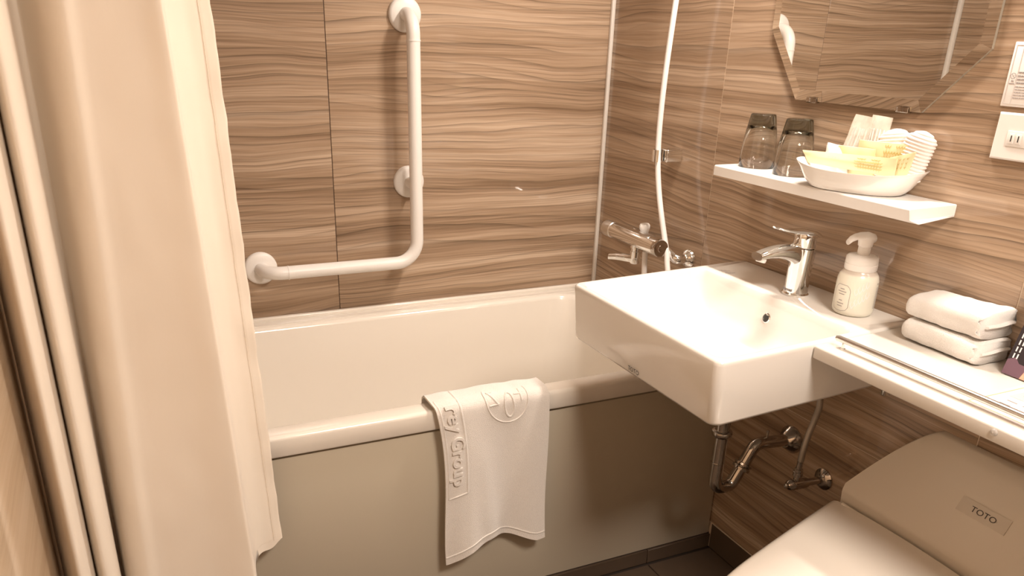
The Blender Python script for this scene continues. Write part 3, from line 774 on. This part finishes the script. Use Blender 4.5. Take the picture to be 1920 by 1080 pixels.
for y in (-1.2125, -1.2245): wbar(y, y-.0005, 1.1965, 1.2845)
obj('border_line', bm, 'ink_pale', sg, smooth=False)
bm = bmesh.new()
cy_, cz_, R_ = -1.2190, 1.2385, .0047
for k in range(24):
    a0, a1 = 2*PI*k/24, 2*PI*(k+1)/24
    bm.faces.new([bm.verts.new((X_-.0002, cy_+r*math.cos(a), cz_+r*math.sin(a))) for r, a in ((R_, a0), (R_, a1), (R_-.0008, a1), (R_-.0008, a0))])
q = [(-.0032, .0028), (-.0027, .0033), (.0032, -.0028), (.0027, -.0033)]
bm.faces.new([bm.verts.new((X_-.0002, cy_-a, cz_+b)) for a, b in q])
obj('prohibition_symbol', bm, 'ink_soft', sg, smooth=False)
bm = bmesh.new(); rnd = random.Random(5)
wbar(-1.2170, -1.2210, 1.2300, 1.2318); wbar(-1.2145, -1.2232, 1.2265, 1.2277)
z = 1.2430
for k in range(9):
    h = .0022 if k < 4 else .0011; y = -1.2265
    while y > -1.40:
        L = .002+.004*rnd.random(); wbar(y, y-L, z, z+h); y -= L+.0009
    z -= .0052 if k < 4 else .0042
obj('print', bm, 'ink_soft', sg, smooth=False)

# ------------------------------------------------------------------ bath mixer, shower hose, hose holder
bmx = thing('bath_mixer', 'chrome thermostatic bath mixer with spout on the wall at the end of the bathtub', 'faucet', (0, -.32, .76))
MXx, MZ = -.082, .780
obj('mixer_body', nlathe((MXx, -.432, MZ), (0, 1, 0), [(0, .0225), (.205, .0225), (.207, .0215), (.209, .0215)], 36), 'chrome', bmx)
obj('temperature_knob', nlathe((MXx, -.222, MZ), (0, 1, 0), [(0, .0205), (.002, .0225), (.036, .0225), (.040, .021), (.041, .014)], 36), 'brushed', bmx)
kn = obj('end_cap', nlathe((MXx, -.4315, MZ), (0, -1, 0), [(0, .0228), (.014, .0228), (.0165, .0215), (.017, .015), (.0165, .009), (.0172, .0085), (.0172, .001)], 36), 'dark_chrome', bmx)
obj('scale_window', nbox(MXx-.0135, MXx+.0135, -.400, -.362, MZ+.0185, MZ+.0228, bev=.0015), 'brushed', bmx)
obj('diverter_lever', nlathe((MXx+.036, -.318, MZ+.006), (-.1, 0, 1), [(0, .009), (.012, .012), (.018, .0145), (.026, .0145), (.030, .012), (.031, .006)], 24), 'white_plastic', bmx)
obj('swivel_neck', nlathe((MXx, -.335, MZ-.012), (0, 0, -1), [(0, .015), (.012, .015), (.013, .0125), (.020, .0125), (.021, .0145), (.037, .0145), (.038, .0135), (.052, .0135), (.055, .011)], 28), 'chrome', bmx)
spc = catmull([(MXx+.004, -.337, MZ-.054), (MXx-.008, -.320, MZ-.055), (MXx-.023, -.285, MZ-.058), (MXx-.035, -.262, MZ-.062)], 6)
bm = bmesh.new(); rings = []
sd_ = Vector((.85, .52, 0))
for i, p in enumerate(spc):
    t = i/(len(spc)-1); hw = .0135-.003*t; hh = .0115-.0035*t
    rings.append([p+sd_*(hw*math.copysign(abs(math.cos(a))**.6, math.cos(a)))+Vector((0, 0, hh*math.copysign(abs(math.sin(a))**.6, math.sin(a)))) for a in [2*PI*k/24 for k in range(24)]])
loft(bm, rings); obj('bath_spout', bm, 'chrome', bmx, angle=50)
for y, y2 in ((-.462, -.405), (-.205, -.25)):
    obj('wall_flange', nlathe((-.0004, y, .752), (-1, 0, 0), [(0, .0255), (.004, .0255), (.012, .020), (.017, .015), (.020, .014)], 32), 'chrome', bmx)
    obj('inlet_elbow', nsweep(fillet([(-.015, y, .752), (-.040, y, .752), (-.052, y2, MZ-.004), (MXx, y2, MZ)], [.01, .012], 6), [.0135]*9+[.0155]*7, 20), 'chrome', bmx)
hose = tag(obj('shower_hose', nsweep(catmull([(MXx+.005, -.372, .754), (MXx+.004, -.378, .70), (MXx+.0, -.392, .632), (MXx+.004, -.425, .594), (MXx+.012, -.459, .640), (MXx+.016, -.468, .700), (MXx+.018, -.455, .745), (-.062, -.4445, .7725), (-.062, -.402, .870), (-.062, -.3785, .940), (-.062, -.3655, 1.006), (-.062, -.3600, 1.084), (-.062, -.3625, 1.20), (-.062, -.376, 1.366), (-.060, -.395, 1.55), (-.052, -.41, 1.70), (-.038, -.415, 1.80)], 8), .0072, 18), 'hose_white', base=(MXx, -.40, .60)), 'white shower hose running up the wall past the chrome bath mixer', 'hose')
hh_ = thing('hose_holder', 'small chrome hose guide clip on the wall, holding the shower hose', 'hose holder', (0, -.368, 1.0))
obj('clip_block', nbox(-.048, -.0004, -.386, -.352, .9875, 1.0195, bev=.003, seg=3), 'chrome', hh_)
bm = bmesh.new(); ring_o = []
for k in range(25):
    a = math.radians(-60+300*k/24); ring_o.append((math.cos(a), math.sin(a)))
rings = []
for (z, ro, ri) in ((.9885, .0145, .0100), (1.0185, .0145, .0100)):
    rings.append([Vector((-.062+ro*c*-1*-1, -.3655+ro*s_, z)) for c, s_ in ring_o]+[Vector((-.062+ri*c, -.3655+ri*s_, z)) for c, s_ in reversed(ring_o)])
loft(bm, rings); obj('clip_ring', bm, 'chrome', hh_, angle=30)
ah = thing('hand_shower', 'white hand shower on a chrome wall hook high above the bath mixer', 'shower', (-.02, -.42, 1.80))
obj('hook', nlathe((-.0004, -.415, 1.80), (-1, 0, 0), [(0, .022), (.006, .022), (.010, .014), (.030, .013), (.032, .008)], 24), 'chrome', ah)
obj('handle', nsweep([(-.038, -.415, 1.802), (-.052, -.405, 1.86), (-.085, -.395, 1.95)], [.011, .0125, .012], 18), 'white_plastic', ah)
obj('spray_plate', nlathe((-.078, -.396, 1.945), (-.8, .1, -.35), [(0, .014), (.012, .034), (.022, .036), (.024, .030)], 28), 'white_plastic', ah)

# ------------------------------------------------------------------ drain trap under the basin
tr = thing('drain_trap', 'chrome P-trap drain pipe under the washbasin', 'pipe', (0, -.91, .43))
TY = -.911
obj('tailpiece', nsweep([(-.211, TY, .674), (-.211, TY, .495)], .0155, 24), 'dark_chrome', tr)
obj('slip_nut', nlathe((-.211, TY, .500), (0, 0, -1), [(0, .016), (.002, .0215), (.007, .0225), (.012, .0215), (.016, .0175), (.017, .0155)], 28), 'dark_chrome', tr)
ub = fillet([(-.211, TY, .485), (-.211, TY, .352), (-.164, TY, .350), (-.134, TY, .402), (-.121, TY, .425)], [.024, .022, .03], 10)
obj('u_bend', nsweep(ub, .0142, 24), 'dark_chrome', tr)
obj('joint_ring', nlathe((-.2112, TY, .4215), (0, 0, -1), [(0, .0146), (.0015, .0151), (.003, .0146)], 24), 'dark_chrome', tr)
dd = Vector((.5, 0, .86)).normalized(); n0 = Vector((-.1385, TY, .394))
obj('slip_nut', nlathe(n0, dd, [(-.008, .0150), (-.007, .0205), (-.002, .0210), (.002, .0175), (.004, .0205), (.009, .0200), (.010, .015)], 24), 'dark_chrome', tr)
obj('waste_arm', nsweep(fillet([(-.134, TY, .402), (-.1095, TY, .446), (-.06, TY, .441), (-.003, TY, .436)], [.030, .04], 10), .0140, 24), 'dark_chrome', tr)
obj('wall_flange', nlathe((-.0004, TY, .436), (-1, 0, 0), [(0, .033), (.003, .033), (.012, .026), (.020, .020), (.024, .016)], 36), 'dark_chrome', tr)
obj('clamp_screw', nsweep([(-.078, TY, .455), (-.078, TY, .474)], [.0028, .0034], 12), 'dark_chrome', tr)

# ------------------------------------------------------------------ stop valve with flexible riser
sv = thing('stop_valve', 'chrome angle stop valve with braided riser on the wall beside the drain trap', 'valve', (0, -1.0205, .39))
VY, VZ = -1.0205, .390
obj('wall_flange', nlathe((-.0004, VY, VZ), (-1, 0, 0), [(0, .0245), (.003, .0245), (.009, .018), (.012, .012)], 32), 'dark_chrome', sv)
obj('valve_body', nlathe((-.010, VY, VZ), (-1, 0, .07), [(0, .0085), (.042, .0085), (.044, .0115), (.052, .012), (.070, .0125), (.082, .0115), (.084, .009)], 24), 'dark_chrome', sv)
obj('valve_knob', nlathe((-.092, VY, VZ+.006), (-1, 0, .07), [(0, .008), (.002, .0125), (.012, .0105), (.016, .006), (.021, .0055), (.022, .003)], 20), 'dark_chrome', sv)
obj('riser_nut', nlathe((-.0835, VY, VZ+.012), (.03, 0, 1), [(0, .007), (.014, .0072), (.015, .0105), (.024, .0105), (.025, .009), (.031, .0092), (.032, .0065), (.052, .0058)], 20), 'dark_chrome', sv)
obj('braided_riser', nsweep(catmull([(-.082, VY, .452), (-.080, VY, .480), (-.073, VY+.001, .515), (-.060, VY+.004, .545), (-.045, VY+.012, .575), (-.040, VY+.03, .62), (-.040, VY+.05, .6735)], 8), .0068, 16), 'braid', sv)

# ------------------------------------------------------------------ bath towel over the rim
bt = thing('bath_mat_towel', 'cream terry bath mat with embossed lettering draped over the bathtub rim', 'towel', (-.67, -.70, .19))
path = fillet([(0, -.6335, .455), (0, -.6375, .5655), (0, -.7115, .5655), (0, -.7175, .19)], [.012, .016], 10)
cum = [0]
for a, b in zip(path[:-1], path[1:]): cum.append(cum[-1]+(b-a).length)
LT = cum[-1]
S_TOP = next(c for c, p in zip(cum, path) if p.y < -.70)          # arc length at the outer edge of the rim
def path_at(s):
    s = max(0, min(LT, s))
    for i in range(len(path)-1):
        if cum[i+1] >= s-1e-9:
            t = (s-cum[i])/(cum[i+1]-cum[i]) if cum[i+1] > cum[i] else 0
            return path[i].lerp(path[i+1], t)
    return path[-1]
def tsurf(u, s):
    """u 0..1 from the left edge to the right one, s arc length over the rim and down"""
    p = path_at(s).copy()
    f = max(0, (s-S_TOP)/(LT-S_TOP))
    xl = -.805+.030*f**.6+.006*math.sin(f*5); xr = -.5375+.002*math.sin(f*6)
    p.x = xl+(xr-xl)*u
    bottom = .040*math.sin(PI*min(1, max(0, (u-.02)/.9)))**1.3-.012*(1-u)+.004*u
    if f > 0: p.z += bottom*f**1.2
    g = f**1.1
    p.y -= g*(.018*math.exp(-((u-.20)/.17)**2)+.010*math.exp(-((u-.88)/.16)**2)-.004*math.exp(-((u-.55)/.2)**2))
    p.y -= .0035*f*math.sin(u*9+f*5)*f
    p.y -= .010*math.exp(-((u-.30-.16*f)/.085)**2)*max(0, f-.25)**.8+.006*math.exp(-((u-.62)/.14)**2)*math.sin(PI*min(1, f*1.3))*0
    p.y += .005*math.exp(-((u-.62+.05*f)/.13)**2)*math.sin(PI*f)
    band = 1/(1+math.exp(-(u-.02)*80))*1/(1+math.exp((u-.215)*90))
    top = math.exp(-((s-S_TOP+.02)/.04)**2)
    p.z += top*(.005*math.sin(PI*min(1, u*1.02))+.004*noise.noise(Vector((u*7, 0, 1.3))))
    p.y -= .0016*(1-band)*min(1, f*12)
    return p
def tnorm(u, s):
    e = .004
    du = tsurf(min(1, u+e), s)-tsurf(max(0, u-e), s); ds = tsurf(u, s+e)-tsurf(u, s-e)
    return du.cross(ds).normalized()*-1 if du.cross(ds).y > 0 and abs(du.cross(ds).y) > abs(du.cross(ds).z) else du.cross(ds).normalized()
def tpt(u, s, off=0):
    n = tnorm(u, s)
    if n.y > .2 or (abs(n.y) <= .2 and n.z < 0): n = -n
    return tsurf(u, s)+n*off
bm = bmesh.new(); NU, NS = 60, 110
TH = .0045
def tgrid(off): return [[bm.verts.new(tpt(i/NU, LT*j/NS, off)) for j in range(NS+1)] for i in range(NU+1)]
F = tgrid(TH); Bk = tgrid(0)
for i in range(NU):
    for j in range(NS):
        bm.faces.new((F[i][j], F[i+1][j], F[i+1][j+1], F[i][j+1])); bm.faces.new((Bk[i][j], Bk[i][j+1], Bk[i+1][j+1], Bk[i+1][j]))
for i in range(NU):
    bm.faces.new((F[i][0], Bk[i][0], Bk[i+1][0], F[i+1][0])); bm.faces.new((F[i][NS], F[i+1][NS], Bk[i+1][NS], Bk[i][NS]))
for j in range(NS):
    bm.faces.new((F[0][j], F[0][j+1], Bk[0][j+1], Bk[0][j])); bm.faces.new((F[NU][j], Bk[NU][j], Bk[NU][j+1], F[NU][j+1]))
obj('terry_sheet', bm, 'terry', bt, angle=80)
def on_towel_strip(pts_us, wd, h, name, closed=False, n_side=6):
    """raised rounded welt along (u, s) points"""
    bm = bmesh.new(); rings = []
    W3 = [tpt(u, s, TH) for u, s in pts_us]; Nn = [(tpt(u, s, TH+.01)-tpt(u, s, TH)).normalized() for u, s in pts_us]
    m = len(W3)
    for i in range(m):
        t = (W3[(i+1) % m if closed else min(m-1, i+1)]-W3[(i-1) % m if closed else max(0, i-1)]).normalized(); sdv = t.cross(Nn[i]).normalized()
        rings.append([W3[i]+sdv*(wd*math.cos(a))+Nn[i]*(h*math.sin(a)) for a in [PI*k/n_side for k in range(n_side+1)]]+[W3[i]-Nn[i]*.001])
    if closed: rings.append(rings[0])
    loft(bm, rings, True, not closed, not closed)
    return obj(name, bm, 'terry', bt, angle=80)
def seg(a, b, n=24): return [(a[0]+(b[0]-a[0])*k/n, a[1]+(b[1]-a[1])*k/n) for k in range(n+1)]
hemS = LT-.018
on_towel_strip(seg((.005, hemS), (.995, hemS), 40), .0022, .0016, 'hem_line')
s_end = S_TOP+.218
on_towel_strip(seg((.030, S_TOP-.01), (.030, s_end)), .0022, .0018, 'band_border')
on_towel_strip(seg((.205, S_TOP-.055), (.205, s_end)), .0026, .0020, 'band_border')
on_towel_strip(seg((.030, s_end), (.205, s_end), 12), .0022, .0018, 'band_border')
def lettering(body, size, s_mid, u_mid, name):
    tb = text_bm(body, 1.0, .0, .018)
    bmesh.ops.triangulate(tb, faces=tb.faces)
    bmesh.ops.subdivide_edges(tb, edges=[e for e in tb.edges if e.calc_length() > .12], cuts=2, use_grid_fill=False)
    bmesh.ops.triangulate(tb, faces=tb.faces)
    r = bmesh.ops.extrude_face_region(tb, geom=tb.faces[:])
    up = [v for v in r['geom'] if isinstance(v, bmesh.types.BMVert)]; ups = set(up)
    width = .267
    for v in tb.verts:
        s = s_mid+v.co.x*size; u = u_mid+v.co.y*size/width*1.05
        v.co = tpt(u, s, TH+(.0048 if v in ups else -.001))
    return obj(name, tb, 'terry', bt, angle=60)
lettering('rey Group', .043, S_TOP+.0985, .128, 'embossed_lettering')
ec, es, er = .615, S_TOP+.010, .050
arc = [(ec+er/.267*math.cos(a), es+er*1.15*math.sin(a)) for a in [PI*k/40-.35+(.7*k/40) for k in range(41)]]
on_towel_strip(arc, .0018, .0018, 'embossed_emblem')
loop = [(ec+.004/.267+.0115/.267*math.cos(a), es+.018+.026*math.sin(a)) for a in [2*PI*k/32 for k in range(32)]]
on_towel_strip(loop, .0024, .0022, 'embossed_emblem', closed=True)
for a, b in (((ec-.040/.267, es-.012), (ec-.022/.267, es+.012)), ((ec-.044/.267, es+.012), (ec-.020/.267, es+.010)), ((ec+.018/.267, es-.004), (ec+.034/.267, es-.004)), ((ec+.034/.267, es-.014), (ec+.034/.267, es+.008)), ((ec-.042/.267, es-.012), (ec-.030/.267, es-.014))):
    on_towel_strip(seg(a, b, 8), .0022, .0018, 'embossed_emblem')

# ------------------------------------------------------------------ toilet
TC = -1.352
to = thing('toilet', 'white toilet with closed glossy lid and rounded rear cover below the counter', 'toilet', (-.3, TC, 0))
# rear cover: sloped face, rounded upper corners
bm = bmesh.new(); nseg = 60; HW = .196
def cover_z(y):    # upper outline of the cover, seen along x
    d = HW-abs(y); R = .108
    return 1.0 if d > R else 1-(1-d/R)**1.45
rings = []
for i in range(nseg+1):
    y = -HW+2*HW*(.5-.5*math.cos(PI*i/nseg))
    k = cover_z(y)
    zt = .477+(.620-.477)*k
    prof = []
    zfr = .452
    P0 = (-.1010, .405); P1 = (-.1050, .465); 
    topx = -.1025+(.0855)*((zt-.471)/(.620-.471))
    prof = [(-.0006, .40), P0, (P1[0], P1[1]-.006), (P1[0]+.0006, P1[1]), (P1[0]+.003, P1[1]+.006)]
    for q in range(1, 7):
        t = q/7; prof.append((-.1025+(topx+.1025)*t, .471+(zt-.471)*t))
    prof += [(topx, zt), (topx+.004, zt+.003*k), (max(topx+.005, -.0006-.0), zt+.004*k)]
    prof[-1] = (-.0006, zt+.004*k)
    rings.append([Vector((x, TC+y, z)) for x, z in prof])
loft(bm, rings, True, True, True); obj('rear_cover', bm, 'toilet_plastic', to, angle=35)
def slope_pt(y, t, off=0):   # t 0..1 up the sloped face
    return Vector((-.1025+.0855*t-off*.86, y, .471+.149*t+off*.5))
bm = bmesh.new()
q = [(-1.362, .40), (-1.452, .40), (-1.452, .56), (-1.362, .56)]
A = [bm.verts.new(slope_pt(y, t, .0012)) for y, t in q]; B = [bm.verts.new(slope_pt(y, t, -.002)) for y, t in q]
bm.faces.new(A); bm.faces.new(B[::-1])
for i in range(4): bm.faces.new((A[i], A[(i+1) % 4], B[(i+1) % 4], B[i]))
pl = obj('name_plate', bm, 'plate_grey', to, smooth=False)
obj('maker_lettering', map_bm(text_bm('TOTO', .0165), lambda v: slope_pt(-1.408-v.x, .48+v.y/.194, .0017)), 'ink', pl, smooth=False)
bm = lathe(bmesh.new(), slope_pt(-1.512, .32, .0), (-.87, 0, .5), [(0, .0028), (.0022, .0028), (.0026, .001)], 16)
obj('indicator_lamp', bm, 'led_green', to)
bm = lathe(bmesh.new(), slope_pt(-1.518, .20, .0), (-.87, 0, .5), [(0, .030), (.0008, .030), (.001, .029)], 40)
obj('control_disc', bm, 'toilet_plastic', to)
# lid
def lid_half(x):     # half width as a function of x (back at -.118)
    t = (-.118-x)/.47
    if t <= 0: return .209
    return .209*(1-.52*t)*(max(0, 1-max(0, (t-.55)/.45)**2.6))**.5
def lid_top(x, yy, hw):
    t = (-.118-x)/.47
    return .441-.043*t-.030*max(0, t)**3+.010*(1-(yy/max(hw, .02))**2)*(1-t*.5)
bm = bmesh.new(); rings = []; NX = 40
xs_ = [-.118-.47*(1-math.cos(PI/2*i/NX))**.9 if False else -.118-.47*math.sin(PI/2*i/NX)**1.15 for i in range(NX+1)]
for i, x in enumerate(xs_):
    hw = max(lid_half(x), .004); ring_ = []
    for k in range(31):
        v = -1+2*k/30; yy = hw*math.copysign(1-(1-abs(v))**1.5, v)
        edge = max(0, abs(yy)/hw-.90)/.10
        ring_.append(Vector((x, TC+yy, lid_top(x, yy, hw)-.012*edge**2)))
    for v in (.985, .5, 0, -.5, -.985): ring_.append(Vector((x, TC+hw*v, lid_top(x, 0, hw)-.030)))
    rings.append(ring_)
loft(bm, rings, True, True, True); lid = obj('lid', bm, 'toilet_gloss', to, angle=50)
bm = bmesh.new(); sweep(bm, [(-.1185, TC-.185, .4420), (-.1185, TC+.178, .4420)], .0042, 10)
obj('lid_hinge_edge', bm, 'toilet_gloss', to)
# seat and bowl below
def lid_outline(sc_, z, shrink=0):
    pts = []
    for k in range(40):
        a = 2*PI*k/40; t = .5-.5*math.cos(a); x = -.124-.44*t
        hw = max(.003, lid_half(x)*sc_*(min(1, t/.05)**.5 if t < .05 else 1)-shrink)
        pts.append(Vector((-.34+(x+.34)*min(1, sc_+.05), TC+(hw if a < PI else -hw)*(1 if 0 < k != 20 else 0), z)))
    return pts
bm = bmesh.new(); loft(bm, [lid_outline(q, z) for z, q in ((.0005, .55), (.02, .56), (.16, .58), (.28, .74), (.36, .88), (.372, .89))])
obj('bowl', bm, 'ceramic', to)
bm = bmesh.new(); loft(bm, [lid_outline(q, z) for z, q in ((.373, .88), (.377, .91), (.385, .91), (.389, .88))])
obj('seat', bm, 'toilet_plastic', to)
obj('bowl_back', nbox(-.16, -.001, TC-.17, TC+.17, 0.0005, .402, bev=.02, seg=4), 'ceramic', to)

# ------------------------------------------------------------------ shower curtain and rod
rod = thing('curtain_rod', 'chrome curtain rod spanning the bath alcove above the shower curtain', 'rod', (-.75, -.83, 2.03))
obj('rod_tube', nsweep([(LX+.002, -.83, 2.03), (-.002, -.83, 2.03)], .0125, 20), 'chrome', rod)
for x, d in ((LX+.0005, 1), (-.0005, -1)):
    obj('rod_flange', nlathe((x, -.83, 2.03), (d, 0, 0), [(0, .03), (.004, .03), (.010, .016)], 28), 'chrome', rod)
cu = thing('shower_curtain', 'cream shower curtain gathered at the left, hanging in front of the bathtub', 'curtain', (-1.3, -.83, .33))
#         x at z=1.30, x at z=.35, y
PL = [(-1.4975, -1.4975, -.84), (-1.488, -1.487, -.875), (-1.474, -1.472, -.925), (-1.462, -1.460, -.940), (-1.452, -1.449, -.905), (-1.4505, -1.449, -.855), (-1.449, -1.447, -.845), (-1.449, -1.446, -.875),
      (-1.434, -1.431, -.912), (-1.419, -1.414, -.882), (-1.420, -1.418, -.815), (-1.413, -1.415, -.795), (-1.402, -1.412, -.812), (-1.380, -1.404, -.852), (-1.358, -1.378, -.874), (-1.338, -1.355, -.866),
      (-1.312, -1.325, -.862), (-1.268, -1.265, -.858), (-1.244, -1.214, -.862), (-1.236, -1.200, -.856), (-1.2345, -1.197, -.825), (-1.231, -1.190, -.775), (-1.206, -1.172, -.745), (-1.182, -1.150, -.733), (-1.161, -1.132, -.727)]
ZT, ZB = 2.012, .335
top = catmull([(a+(a-b)*0, y, 0) for a, b, y in PL], 9); bot = catmull([(b, y, 0) for a, b, y in PL], 9)
NZ = 90
def cur_pt(i, z):
    t = (z-.35)/(1.30-.35)
    a, b = top[i], bot[i]
    p = b.lerp(a, min(t, 1.25)); p = Vector((p.x, p.y, z))
    if z > 1.5: k = (z-1.5)/(ZT-1.5); p.y = p.y*(1-k*.5)+(-.83)*k*.5
    nz = noise.noise(Vector((p.x*9, p.y*9, z*3.1)))*.004+noise.noise(Vector((p.x*30, p.y*30, z*14)))*.0014
    e = max(0, 1-(len(top)-1-i)/14)       # puckered free edge
    p.y -= nz
    p.x += e*.0025*noise.noise(Vector((0, 4, z*24)))
    p.y += e*.005*noise.noise(Vector((2, 4, z*16)))
    return p
bm = bmesh.new()
G = []
for i in range(len(top)):
    e = max(0, 1-(len(top)-1-i)/16)
    zb = ZB+.010*e*e+.003*math.sin(i*.3)
    G.append([bm.verts.new(cur_pt(i, zb+(ZT-zb)*j/NZ)) for j in range(NZ+1)])
for i in range(len(top)-1):
    for j in range(NZ): bm.faces.new((G[i][j], G[i+1][j], G[i+1][j+1], G[i][j+1]))
sheet = obj('curtain_sheet', bm, 'curtain', cu, angle=180)
sm = sheet.modifiers.new('thickness', 'SOLIDIFY'); sm.thickness = .0012; sm.offset = 0
# free-edge hem and bottom hem: a folded-over strip with a raised stitch line
bm = bmesh.new(); n = len(top); R = []
for k in range(0, 9):
    R.append([bm.verts.new(cur_pt(n-9+k, ZB+.012+(ZT-ZB-.012)*j/NZ)+Vector((.0004, -.0012 if 0 < k < 8 else -.0004, 0))) for j in range(NZ+1)])
for a, b in zip(R[:-1], R[1:]):
    for j in range(NZ): bm.faces.new((a[j], b[j], b[j+1], a[j+1]))
hem = obj('side_hem', bm, 'curtain', cu, angle=180)
bm = bmesh.new(); sweep(bm, [cur_pt(n-9, ZB+.012+(ZT-ZB-.012)*j/NZ)+Vector((0, -.0012, 0)) for j in range(NZ+1)], .0007, 6)
obj('stitch_line', bm, 'curtain', hem)
bm = bmesh.new(); R = []
for i in range(n):
    e = max(0, 1-(n-1-i)/16); zb = ZB+.010*e*e+.003*math.sin(i*.3)
    R.append([bm.verts.new(cur_pt(i, zb-.001+.016*j/3)+Vector((0, -.0012, 0))) for j in range(4)])
for a, b in zip(R[:-1], R[1:]):
    for j in range(3): bm.faces.new((a[j], b[j], b[j+1], a[j+1]))
obj('bottom_hem', bm, 'curtain', cu, angle=180)
for k in range(8):
    i = int((k+.5)/8*(len(top)-1)); p = cur_pt(i, ZT-.012)
    a = [Vector((p.x+.001, -.83+.024*math.cos(t)+(p.y+.83)*.5, 2.018+.030*math.sin(t))) for t in [2*PI*q/20 for q in range(21)]]
    obj('curtain_ring', nsweep(a, .0022, 8, False), 'chrome', cu)

STUFF = ('print', 'label_text', 'label_flourish', 'lettering', 'leaf_print', 'care_sticker', 'title_print', 'maker_mark', 'swab_sticks')
for o in list(col.objects):
    if o.name.split('.')[0] in STUFF: o['kind'] = 'stuff'
